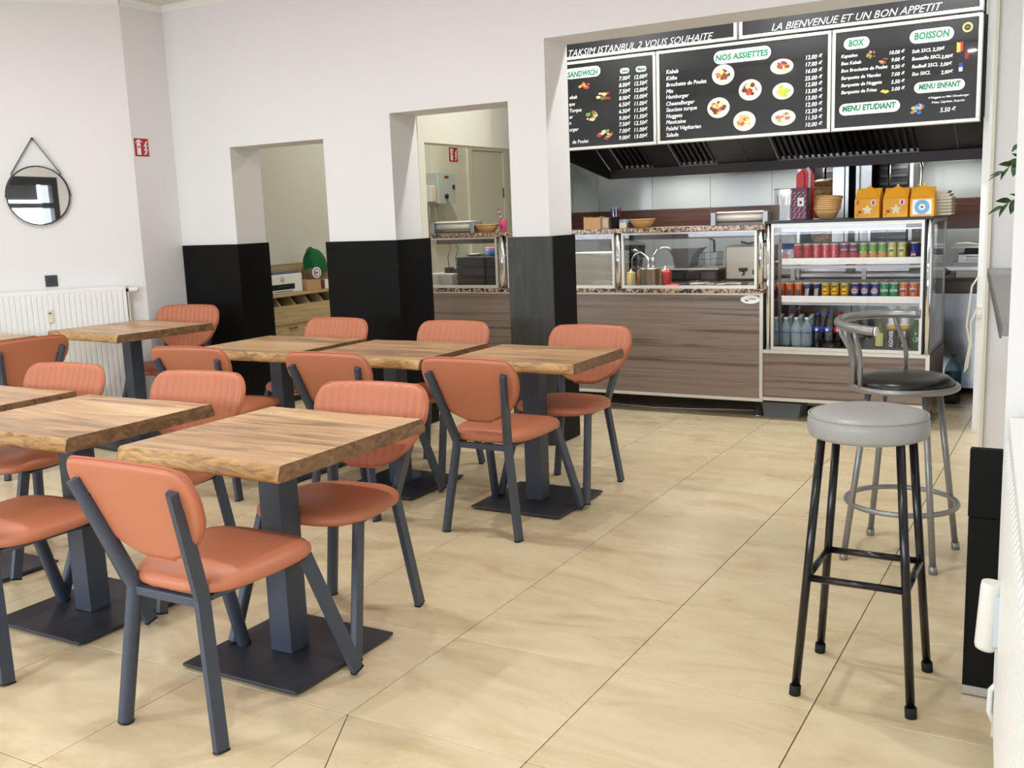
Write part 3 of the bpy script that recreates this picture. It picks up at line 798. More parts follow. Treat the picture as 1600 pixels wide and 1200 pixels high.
def fire_sign(loc, rz, wd, ht, label):
    t = thing('fire_sign', label, 'sign', loc, rz)
    # local: x out of the wall, y to the right as seen, z up
    MB().box(0.0008, 0.003, -wd/2, wd/2, -ht/2, ht/2).build('plate', M['print_white'], t)
    MB().box(0.003, 0.0034, -wd*0.465, wd*0.465, -ht*0.47, ht*0.47).build('red_field', M['red_sign'], t)
    def F(y, z): return (y*wd, z*ht)
    ext = [F(-.30, -.38), F(-.05, -.38), F(-.05, .18), F(-.10, .24), F(-.10, .30), F(.03, .25), F(.05, .30), F(-.08, .38), F(-.17, .42), F(-.33, .33), F(-.37, .20), F(-.33, .20), F(-.29, .29), F(-.24, .30), F(-.24, .24), F(-.30, .18)]
    mb = MB().prism(ext, 'x', 0.0034, 0.0038)
    mb.build('extinguisher_symbol', M['print_white'], t)
    MB().prism([F(-.25, .06), F(-.10, .06), F(-.10, -.02), F(-.25, -.02)], 'x', 0.0038, 0.0041).build('symbol_band', M['red_sign'], t)
    for k in range(3):
        zz = -.36+k*0.21
        fl_ = [F(.13, zz), F(.22, zz-.02), F(.30, zz+.05), F(.34, zz+.16), F(.40, zz+.25), F(.38, zz+.30), F(.27, zz+.20), F(.20, zz+.09)]
        MB().prism(fl_, 'x', 0.0034, 0.0038).build('flame_symbol', M['print_white'], t)
    return t
fire_sign((EX, 3.027, 2.014), 0.0, 0.137, 0.136, 'red fire extinguisher sign on the white wall corner left of the openings')
# ================================================================== SERVICE COUNTER
def pw(mb, name, mat, t, parent=None):
    """build a mesh given in world coordinates as a part of thing t (unrotated)"""
    L = t.location; mb.v = [(x-L[0], y-L[1], z-L[2]) for x, y, z in mb.v]
    return mb.build(name, mat, parent if parent is not None else t)
YF = 4.50
sc_ = thing('service_counter', 'long grey-brown wood counter with granite ledges, chrome posts and glass display windows', 'counter', (-1.40, YF, 0))
pw(MB().box(-2.76, -0.046, YF+0.016, 5.12, 0.135, 0.855), 'carcass', M['black_plastic'], sc_)
for (a_, b_) in ((-2.758, -1.432), (-1.430, -0.068)):
    pw(MB().box(a_, b_, YF, YF+0.0155, 0.1465, 0.845), 'front_panel', M['counter'], sc_)
pw(MB().box(-2.76, -0.045, YF-0.004, YF+0.015, 0.124, 0.146), 'bottom_trim', M['alu'], sc_)
pw(MB().box(-2.76, -0.068, YF-0.003, YF+0.015, 0.8455, 0.857), 'top_trim', M['alu'], sc_)
pw(MB().box(-0.0675, -0.0455, YF-0.004, YF+0.015, 0.1465, 0.857), 'side_trim', M['alu'], sc_)
for x in (-2.55, -1.35, -0.108):
    pw(MB().lathe([(0.026, 0.0), (0.026, 0.012), (0.020, 0.014), (0.020, 0.124)], 16, (x, 4.60, 0)), 'leg', M['steel'], sc_)
pw(MB().box(-2.77, -0.034, YF-0.018, 5.18, 0.858, 0.887, bev=0.003), 'lower_ledge', M['granite'], sc_)
pw(MB().box(-2.77, -0.030, YF-0.012, 4.90, 1.277, 1.308, bev=0.003), 'upper_ledge', M['granite'], sc_)
pw(MB().box(-2.70, -0.10, YF+0.10, YF+0.16, 1.225, 1.2765), 'light_rail', M['steel_dark'], sc_)
for (a_, b_) in ((-2.752, -2.088), (-2.003, -1.117), (-1.062, -0.088)):
    fr = MB()
    for (p, q, r, s_) in ((a_, a_+0.018, 0.888, 1.276), (b_-0.018, b_, 0.888, 1.276), (a_+0.018, b_-0.018, 0.888, 0.908), (a_+0.018, b_-0.018, 1.262, 1.276)):
        fr.box(p, q, YF+0.004, YF+0.022, r, s_)
    f_ = pw(fr, 'window_frame', M['alu'], sc_)
    pw(MB().box(a_+0.018, b_-0.018, YF+0.010, YF+0.016, 0.908, 1.262), 'glass_pane', M['pane'], sc_, f_)
for x, r in ((-2.046, 0.028), (-1.090, 0.021), (-0.063, 0.019), (-2.757, 0.010)):
    pw(MB().lathe([(r, 0.888), (r, 1.2765)], 20, (x, YF+0.012, 0)), 'chrome_post', M['chrome'], sc_)
pw(MB().prism([(4.525, 1.225), (4.525, 0.888), (4.95, 0.888), (4.62, 1.225)], 'x', -2.470, -2.464), 'glass_divider', M['pane_green'], sc_)
pw(MB().prism([(4.525, 1.225), (4.525, 0.888), (4.95, 0.888), (4.62, 1.225)], 'x', -1.000, -0.994), 'glass_divider', M['pane_green'], sc_)
bd = pw(MB().prism(disc(-0.130, 0.816, 0.066, 0.028, 32), 'y', YF-0.006, YF-0.0005), 'maker_badge', M['print_white'], sc_)
mb = MB()
put_text(mb, 'FAR', -0.137, 0.815, 0.011, lambda a_, b_: (a_, YF-0.0066, b_), width=0.045)
mb.prism([(-0.170, 0.813), (-0.160, 0.805), (-0.148, 0.805), (-0.136, 0.813)], 'y', YF-0.0068, YF-0.006)
pw(mb, 'badge_lettering', M['black_plastic'], sc_, bd)

for x, L_ in ((-2.42, 0.5), (-1.40, 0.5), (-0.60, 0.8)):  # battens and lights added to brighten the goods behind the glass
    pw(MB().box(x-L_/2, x+L_/2, YF+0.165, YF+0.20, 1.262, 1.2765), 'fill_light_batten', M['white_plastic'], sc_)
    area('counter_fill_light', (x, YF+0.183, 1.259), (0, 0, 0), L_, 0.03, 2.2, (1.0, 0.98, 0.94))
# ---- things standing on the granite ledges
ZU = 1.308; ZL = 0.887
def film_roll(x0, x1, y, name_l, seed):
    t = thing('film_dispenser', name_l, 'dispenser', ((x0+x1)/2, y, ZU)); h = (x1-x0)/2
    for s in (-1, 1): MB().box(h*s-0.022*(s > 0)*1.6, h*s+0.022*(s < 0)*1.6, -0.055, 0.075, 0.0, 0.088, bev=0.003).build('side_plate', M['alu_grey'], t)
    MB().box(-h+0.036, h-0.036, -0.03, 0.07, 0.0, 0.018).build('base_tray', M['steel_dark'], t)
    MB().tube([(-h+0.036, 0.0, 0.054), (h-0.036, 0.0, 0.054)], 0.031, 18).build('film_roll', colour((226, 222, 210), 0.18), t)
    MB().prism([(-0.038, 0.084), (-0.03, 0.092), (0.05, 0.095), (0.06, 0.0885)], 'x', -h+0.036, h-0.036).build('cutter_plate', M['white_gloss'], t)
film_roll(-2.755, -2.345, 4.66, 'silver film dispenser on the granite ledge at the left, left of a wicker bowl', 1)
film_roll(-0.440, -0.045, 4.66, 'silver film dispenser on the granite ledge beside the drinks fridge', 2)
def basket(x, y, z, R_, H, label, group=None, tilt=0.0, rz=0.0):
    t = thing('bread_basket', label, 'basket', (x, y, z), rz, group); t.rotation_euler = (tilt, 0, rz)
    n = 28; mb = MB(); prof = [(R_*0.52, 0.0), (R_*0.60, 0.004), (R_*0.80, H*0.48), (R_*0.98, H*0.98), (R_*0.94, H), (R_*0.76, H*0.5), (R_*0.54, 0.010), (0.0, 0.008)]
    for i, (r, zz) in enumerate(prof):
        for k in range(n):
            a_ = 2*PI*k/n; rr = r*(1+0.035*math.sin(14*a_/1.0))
            mb.v.append((rr*math.cos(a_), rr*math.sin(a_), zz))
    for i in range(len(prof)-1):
        for k in range(n):
            k2 = (k+1) % n; mb.f.append((i*n+k, i*n+k2, (i+1)*n+k2, (i+1)*n+k)); mb.m.append(0); mb.sm.append(True)
    mb.build('bowl', M['basket'], t)
    MB().tube([(R_*0.97*math.cos(2*PI*k/n), R_*0.97*math.sin(2*PI*k/n), H) for k in range(n)], R_*0.05, 6, closed=True).build('rim', M['basket'], t)
    return t
basket(-2.258, 4.66, ZU, 0.096, 0.058, 'wicker bowl on the granite ledge left of the pink cup')
basket(-0.960, 4.66, ZU, 0.094, 0.060, 'wicker bowl alone in the middle of the granite ledge, right of the pens')
cu = thing('paper_cup', 'pink paper cup with a striped straw on the granite ledge', 'cup', (-2.115, 4.66, ZU))
MB().lathe([(0.026, 0.0), (0.034, 0.092), (0.0355, 0.095), (0.033, 0.095), (0.025, 0.005), (0.0, 0.005)], 22).build('cup', colour((246, 118, 160)), cu)
MB().prism([(-0.012, 0.035), (0.004, 0.022), (0.017, 0.032), (0.012, 0.055), (-0.004, 0.062)], 'y', -0.0345, -0.029).build('printed_motif', colour((206, 30, 84)), cu)
for k in range(8):
    p0 = lerp((0.004, 0, 0.04), (-0.040, 0, 0.178), k/8); p1 = lerp((0.004, 0, 0.04), (-0.040, 0, 0.178), (k+1)/8)
    MB().tube([p0, p1], 0.0045, 8).build('straw_stripe', colour((150, 20, 40)) if k % 2 else M['print_white'], cu)
cb = thing('carton', 'open brown cardboard carton on the granite ledge beside the right pier', 'box', (-1.338, 4.66, ZU))
for (p, q, r, s_, z1) in ((-0.066, 0.066, -0.05, -0.047, 0.085), (-0.066, 0.066, 0.047, 0.05, 0.085), (-0.066, -0.063, -0.047, 0.047, 0.092), (0.063, 0.066, -0.047, 0.047, 0.092)):
    MB().box(p, q, r, s_, 0.0, z1).build('side_wall', M['card_brown'], cb)
MB().prism([(-0.063, 0.0), (-0.063, 0.092), (-0.03, 0.078), (0.0, 0.092), (0.0, 0.0)], 'y', -0.0525, -0.0505).build('front_flap', M['card_brown'], cb)
MB().box(-0.062, 0.062, -0.046, 0.046, 0.0, 0.004).build('bottom', M['card_brown'], cb)
cc = thing('card_holder', 'small grey card box standing between the brown carton and the pens', 'box', (-1.244, 4.67, ZU))
MB().box(-0.026, 0.026, -0.03, 0.03, 0.0, 0.082, bev=0.002).build('box', plain('grey_card', (170, 156, 138), 0.7), cc)
MB().box(-0.020, 0.020, -0.0315, -0.0305, 0.012, 0.07).build('front_label', plain('pale_grey_card', (188, 178, 160), 0.7), cc)
pc = thing('pen_pot', 'black wire pen pot on the granite ledge', 'pot', (-1.172, 4.66, ZU))
MB().lathe([(0.028, 0.0), (0.036, 0.082), (0.038, 0.084), (0.034, 0.082), (0.026, 0.006), (0.0, 0.006)], 18).build('pot', M['black_plastic'], pc)
MB().tube([(0.037*math.cos(2*PI*k/20), 0.037*math.sin(2*PI*k/20), 0.083) for k in range(20)], 0.002, 6, closed=True).build('rim', M['black'], pc)
for k, (dx, dy, cl, hh) in enumerate([(-0.02, 0.004, (24, 46, 150), 0.142), (-0.008, -0.012, (232, 232, 236), 0.150), (0.006, 0.0, (230, 232, 238), 0.146), (0.018, -0.008, (40, 44, 60), 0.138), (0.024, 0.008, (206, 60, 74), 0.146), (-0.012, 0.014, (26, 52, 170), 0.136)]):
    p = thing('pen', ('%s pen standing in the black pen pot, %s' % (('blue', 'white', 'grey-white', 'black', 'red', 'dark blue')[k], ('at its left', 'in front', 'in the middle', 'at its right', 'rightmost', 'at its back')[k])), 'pen', (-1.172+dx*0.6, 4.66+dy*0.6, ZU+0.012), 0, 'pens in the pen pot')
    MB().tube([(0, 0, 0), (dx*0.8, dy*0.5, hh-0.03)], 0.0045, 8).build('barrel', colour(cl), p)
    MB().tube([(dx*0.8, dy*0.5, hh-0.03), (dx*0.98, dy*0.6, hh-0.008)], 0.0052, 8).build('cap', colour(tuple(int(v*0.8) for v in cl)), p)
gl = thing('toothpick_box', 'small clear box of toothpicks left of the middle wicker bowl', 'box', (-1.103, 4.66, ZU))
MB().box(-0.03, 0.03, -0.025, 0.025, 0.0, 0.064).build('clear_box', M['plastic_clear'], gl)
MB().box(-0.026, 0.026, -0.021, 0.021, 0.003, 0.040).build('toothpicks', plain('toothpick_wood', (206, 178, 128), 0.7, noise=0.3, nscale=120), gl)

# ---- inside the left window
g1 = thing('storage_box', 'light grey plastic box inside the left display window', 'box', (-2.745, 4.80, ZL))
MB().box(-0.16, 0.13, -0.13, 0.13, 0.0, 0.098, bev=0.004).build('box_body', plain('grey_carton', (186, 186, 178), 0.6), g1)
MB().box(-0.14, 0.11, -0.132, -0.1305, 0.02, 0.08).build('front_face', plain('grey_carton_face', (178, 178, 170), 0.6), g1)
for k, (x, z, lab) in enumerate(((-2.70, 0.107, 'black plug adapter lying on the grey box in the left display window, left one'), (-2.625, 0.100, 'black plug adapter lying on the grey box in the left display window, right one'))):
    p = thing('plug_adapter', lab, 'adapter', (x-0.02, 4.80, ZL+0.099))
    MB().box(-0.03, 0.03, -0.03, 0.03, 0.0, 0.045 if k == 0 else 0.032, bev=0.004).build('body', M['black_plastic'], p)
    MB().tube([(0, 0, 0.04 if k == 0 else 0.03), (-0.01, 0, 0.12), (0.016, 0.01, 0.20), (-0.012, 0.03, 0.236)], 0.003, 6).build('cable', M['black_plastic'], p)
for k in range(3):
    c = thing('food_crate', ('lowest', 'middle', 'topmost')[k]+' black plastic crate in the stack inside the left display window', 'crate', (-2.350, 4.80, ZL+0.001+k*0.078), 0, 'black crates in the left display window')
    MB().box(-0.19, 0.19, -0.16, 0.16, 0.0, 0.066).build('crate_body', M['black_plastic'], c)
    MB().box(-0.198, 0.198, -0.168, 0.168, 0.066, 0.074, bev=0.002).build('crate_rim', M['black_plastic'], c)
tr = thing('foil_tray', 'flat steel tray lying on the crate stack in the left display window', 'tray', (-2.47, 4.80, ZL+0.236))
MB().lathe([(0.05, 0.0), (0.085, 0.014), (0.088, 0.015), (0.048, 0.004), (0.0, 0.004)], 24).build('tray', M['steel'], tr)
MB().tube([(0.087*math.cos(2*PI*k/24), 0.087*math.sin(2*PI*k/24), 0.015) for k in range(24)], 0.002, 6, closed=True).build('rim', M['steel'], tr)
for k, (cl, nm) in enumerate((((22, 74, 150), 'dark blue'), ((50, 120, 176), 'mid blue'), ((88, 160, 196), 'pale blue'), ((206, 84, 96), 'red'))):
    o = MB().lathe([(0.05, 0.0), (0.085, 0.010), (0.090, 0.018), (0.086, 0.018), (0.05, 0.005), (0.0, 0.005)], 26).build('plastic_plate', colour(cl), None, (-2.250, 4.78, ZL+0.236+k*0.0155))
    tag(o, nm+' plastic plate in the stack on the black crates', 'plate', 'coloured plates on the black crates')
# ---- stack of flattened boxes inside the middle window
pz = None
for k in range(24):
    rnd = random.Random(k)
    if pz is None:
        mb = MB().box(-0.178, 0.178, -0.17, 0.17, 0.0, 0.0078, bev=0.0012)
        pz = mb.build('flat_takeaway_box', plain('pale_greyboard', (206, 202, 186), 0.75, noise=0.06), None); o = pz
    else:
        o = pz.copy(); COL.objects.link(o)
    o.location = (-1.388+rnd.uniform(-.004, .004), 4.82, ZL+0.001+k*0.0104); o.rotation_euler = (0, 0, rnd.uniform(-.02, .02))
    tag(o, 'flat takeaway box, %s in the tall stack behind the glass' % updown(k, 24), 'box', 'flat takeaway boxes in the glass counter')
bb = thing('black_tub', 'black plastic tub behind the stack of flat boxes', 'tub', (-1.36, 5.20+0.12, 0.88))
MB().lathe([(0.10, 0.0), (0.14, 0.27), (0.15, 0.28), (0.135, 0.28), (0.095, 0.01), (0.0, 0.01)], 24).build('tub', M['black_plastic'], bb)
MB().tube([(0.145*math.cos(PI*k/12), -0.145*math.sin(PI*k/12), 0.285+0.05*math.sin(PI*k/12)) for k in range(13)], 0.004, 6).build('handle', M['steel'], bb)
# ---- sauces and pumps
def sauce(x, y, col, label, h=0.125, r=0.029, tip=(240, 224, 170)):
    t = thing('sauce_bottle', label, 'bottle', (x, y, ZL), 0, 'squeeze bottles in the glass counter')
    MB().lathe([(r*0.95, 0.0), (r, 0.006), (r, h*0.74), (r*0.9, h*0.78)], 18).build('bottle_body', colour(col, 0.35), t)
    MB().lathe([(r*0.95, h*0.78), (r*0.95, h*0.84), (r*0.5, h*0.90), (r*0.20, h*0.93), (r*0.12, h*1.08)], 14).build('nozzle', colour(tip, 0.4), t)
sauce(-1.108, 4.78, (226, 206, 142), 'squeeze bottle of pale yellow mayonnaise left of the steel pot', 0.112, 0.034)
sauce(-1.066, 4.86, (210, 150, 90), 'squeeze bottle of orange sauce squeezed between the mayonnaise and the steel pot', 0.122, 0.026, (222, 120, 60))
sauce(-0.872, 4.86, (220, 190, 150), 'squeeze bottle of pale sauce between the steel pot and the red one', 0.130, 0.028, (232, 226, 210))
sauce(-0.822, 4.76, (150, 26, 34), 'squeeze bottle of dark red ketchup right of the steel pot', 0.122, 0.033, (222, 66, 50))
pt = thing('sauce_pot', 'round steel pot with two dispenser pumps in the glass counter', 'pot', (-0.962, 4.80, ZL))
MB().lathe([(0.078, 0.0), (0.080, 0.004), (0.080, 0.118), (0.084, 0.120), (0.084, 0.126), (0.02, 0.130), (0.0, 0.130)], 32).build('pot_body', M['steel'], pt)
for (x0, pts, nm) in ((-0.018, [(-0.018, 0, 0.15), (-0.018, 0, 0.20), (-0.06, -0.01, 0.235), (-0.118, -0.02, 0.268)], 'a'), (0.020, [(0.020, 0, 0.15), (0.020, 0, 0.205), (0.06, -0.01, 0.255), (0.115, -0.015, 0.278), (0.145, -0.015, 0.272), (0.165, -0.015, 0.258)], 'b')):
    MB().lathe([(0.011, 0.128), (0.011, 0.20), (0.006, 0.205)], 14, (x0, 0, 0)).build('pump_cylinder', M['chrome'], pt)
    MB().tube(pts, 0.0075, 8).build('pump_lever', M['chrome'], pt)
for s in (-1, 1):
    MB().tube([(0.084*s, -0.01, 0.118), (0.098*s, -0.012, 0.105), (0.098*s, -0.012, 0.075), (0.084*s, -0.01, 0.055)], 0.004, 6).build('pot_handle', M['steel'], pt)
ld = thing('soup_ladle', 'steel ladle hooked in the glass counter left of the steel pot', 'ladle', (-1.16, 4.92, ZL))
MB().tube([(0.0, 0, 0.02), (0.004, 0, 0.19), (0.03, 0, 0.225), (0.07, 0, 0.235), (0.105, 0, 0.215)], 0.006, 8).build('handle', M['chrome'], ld)
MB().lathe([(0.0, 0.0), (0.03, 0.006), (0.042, 0.028), (0.040, 0.028), (0.0, 0.004)], 18).build('bowl', M['chrome'], ld)
rl = thing('red_lid', 'small red plastic lid lying by the ketchup in the glass counter', 'lid', (-0.745, 4.66, ZL))
MB().lathe([(0.052, 0.0), (0.052, 0.012), (0.046, 0.018), (0.0, 0.020)], 24).build('lid', colour((214, 44, 36)), rl)
MB().lathe([(0.012, 0.018), (0.012, 0.026), (0.0, 0.028)], 12).build('lid_knob', colour((200, 34, 30)), rl)
for k, (x, a_, lab) in enumerate(((-0.62, 0.35, 'steel tongs with black grips lying in the glass counter'), (-0.34, 0.15, 'steel serving spoon lying at the right end of the glass counter'))):
    t = thing('serving_tongs' if k == 0 else 'serving_spoon', lab, 'utensil', (x, 4.74, ZL+0.004), a_)
    for s in ((-1, 1) if k == 0 else (0,)):
        MB().tube([(-0.12, 0.004*s, 0.004), (-0.02, 0.02*s, 0.010)], 0.007, 8).build('grip', M['black_plastic'] if k == 0 else M['steel'], t)
        MB().tube([(-0.02, 0.02*s, 0.010), (0.12, 0.012*s, 0.012)], 0.006, 8, scales=[1, 1.5]).build('blade', M['steel'], t)
    if k: MB().lathe([(0.0, 0.0), (0.03, 0.004), (0.04, 0.016), (0.036, 0.016), (0.0, 0.003)], 18, (-0.14, 0, 0)).build('bowl', M['steel'], t)

# ================================================================== DRINKS FRIDGE
fg = thing('drinks_fridge', 'glass fronted drinks fridge on a wood base with white shelf rails', 'fridge', (0.48, YF, 0))
X0, X1 = -0.044, 0.999
pw(MB().box(X0+0.005, X1-0.005, YF+0.016, 5.18, 0.14, 0.478), 'base_carcass', M['black_plastic'], fg)
pw(MB().box(X0+0.002, X1-0.024, YF, YF+0.0155, 0.1585, 0.4575), 'base_panel', M['counter'], fg)
pw(MB().box(X1-0.0045, X1, YF+0.012, 5.18, 0.1385, 0.478), 'side_panel', M['wenge'], fg)
for (p, q, r, s_, nm) in ((X0, X1, 0.458, 0.480, 'top_trim'), (X0, X1, 0.136, 0.158, 'bottom_trim'), (X1-0.0235, X1, 0.1585, 0.4575, 'side_trim')):
    pw(MB().box(p, q, YF-0.004, YF+0.0155, r, s_), nm, M['alu'], fg)
for x in (0.02, 0.94):
    pw(MB().lathe([(0.020, 0.0), (0.020, 0.136)], 14, (x, 5.0, 0)), 'leg', M['steel'], fg)
pw(MB().box(X0+0.01, X1-0.01, YF+0.02, 5.18, 0.4805, 0.492), 'case_floor', M['black_plastic'], fg)
fr = MB(); a_, b_ = 0.008, 0.948
for (p, q, r, s_) in ((a_, a_+0.017, 0.4815, 1.312), (b_-0.017, b_, 0.4815, 1.312), (a_+0.017, b_-0.017, 0.4815, 0.502), (a_+0.017, b_-0.017, 1.290, 1.312)):
    fr.box(p, q, YF-0.002, YF+0.018, r, s_)
f_ = pw(fr, 'front_frame', M['alu'], fg)
pw(MB().box(a_+0.017, b_-0.017, YF+0.006, YF+0.011, 0.502, 1.290), 'front_glass', M['pane'], fg, f_)
pw(MB().lathe([(0.0145, 0.4815), (0.0145, 1.312)], 20, (-0.012, YF+0.008, 0)), 'chrome_post', M['chrome'], fg)
pw(MB().lathe([(0.0175, 0.4815), (0.0175, 1.312)], 20, (0.977, YF+0.010, 0)), 'chrome_post', M['chrome'], fg)
pw(MB().box(0.951, 0.958, YF+0.004, YF+0.03, 0.4815, 1.312), 'post_gasket', M['black'], fg)
pw(MB().box(-0.036, X1-0.002, YF-0.008, 5.20, 1.3125, 1.330, bev=0.002), 'top_slab', M['black_satin'], fg)
sf = MB()
for (p, q, r, s_) in ((YF+0.03, YF+0.05, 0.482, 1.312), (5.14, 5.165, 0.482, 1.312), (YF+0.05, 5.14, 0.482, 0.502), (YF+0.05, 5.14, 1.292, 1.312)):
    sf.box(0.978, 0.996, p, q, r, s_)
sfo = pw(sf, 'side_frame', M['alu_grey'], fg)
pw(MB().box(0.985, 0.990, YF+0.05, 5.14, 0.502, 1.292), 'side_glass', M['pane'], fg, sfo)
bf = MB()
for (p, q) in ((-0.03, 0.0), (0.46, 0.49), (0.95, 0.976)): bf.box(p, q, 5.15, 5.168, 0.4925, 1.312)
bfo = pw(bf, 'rear_frame', M['alu_grey'], fg)
pw(MB().box(-0.0005, 0.46, 5.156, 5.160, 0.4925, 1.312), 'rear_glass', M['pane'], fg, bfo)
pw(MB().box(0.49, 0.95, 5.156, 5.160, 0.4925, 1.312), 'rear_glass', M['pane'], fg, bfo)
ZS1, ZS2 = 1.062, 0.802
for zs, (r0, r1, q0, q1) in ((ZS1, (1.042, 1.083, 1.016, 1.034)), (ZS2, (0.794, 0.838, 0.768, 0.786))):
    pw(MB().box(-0.02, 0.955, YF+0.13, 5.14, zs-0.008, zs-0.001), 'glass_shelf', M['plastic_frost'], fg)
    pw(MB().box(0.066, 0.945, YF+0.045, YF+0.060, r0, r1, bev=0.002), 'shelf_rail', M['white_gloss'], fg)
    pw(MB().box(0.066, 0.945, YF+0.058, YF+0.085, max(q0, 0.778 if zs < 1 else q0), max(q1, 0.790 if zs < 1 else q1)), 'shelf_bracket', M['alu_grey'], fg)
for x in (0.03, 0.93):
    pw(MB().box(x, x+0.016, 5.10, 5.13, 0.4925, 1.30), 'shelf_upright', M['chrome'], fg)
pw(MB().box(0.03, 0.046, YF+0.10, YF+0.116, 0.4925, 1.30), 'shelf_upright', M['chrome'], fg)
pw(MB().box(0.05, 0.93, YF+0.08, YF+0.14, 1.262, 1.288), 'lamp_housing', M['alu_grey'], fg)
pw(MB().box(0.06, 0.92, YF+0.085, YF+0.135, 1.2575, 1.2615), 'lamp_tube', plain('lamp_white', (255, 250, 240), 0.5, emit=1.6), fg)

# ---- cans
CR, CH = 0.0282, 0.108
def can_mesh(mat):
    return MB().lathe([(CR*0.80, 0.0), (CR*0.96, 0.006), (CR, 0.012), (CR, CH-0.012), (CR*0.86, CH-0.002), (CR*0.84, CH), (CR*0.78, CH-0.003), (0.0, CH-0.003)], 20, mis=[1, 1, 0, 1, 1, 1, 1])
def wrap(r):
    return lambda a_, b_: (r*math.sin(a_/r), -r*math.cos(a_/r), b_)
def patch(mb, poly, r, mi=0):
    """flat print laid on the can's front"""
    f = wrap(r); n = len(poly); cx = sum(p[0] for p in poly)/n; cz = sum(p[1] for p in poly)/n
    vs = [f(cx, cz)]+[f(cx+(p[0]-cx)*k, cz+(p[1]-cz)*k) for k in (0.35, 0.7, 1.0) for p in poly]
    fs = [(0, 1+i, 1+(i+1) % n) for i in range(n)]
    for q in range(2): fs += [(1+q*n+i, 1+(q+1)*n+i, 1+(q+1)*n+(i+1) % n, 1+q*n+(i+1) % n) for i in range(n)]
    mb.add(vs, fs, mi)
def strip(mb, x0, x1, z0, z1, r, mi=0, n=6):
    f = wrap(r); vs = [f(x0+(x1-x0)*k/n, z) for k in range(n+1) for z in (z0, z1)]
    mb.add(vs, [(2*k, 2*k+2, 2*k+3, 2*k+1) for k in range(n)], mi)
W_, SIL = M['print_white'], M['alu']
RP = CR+0.0005
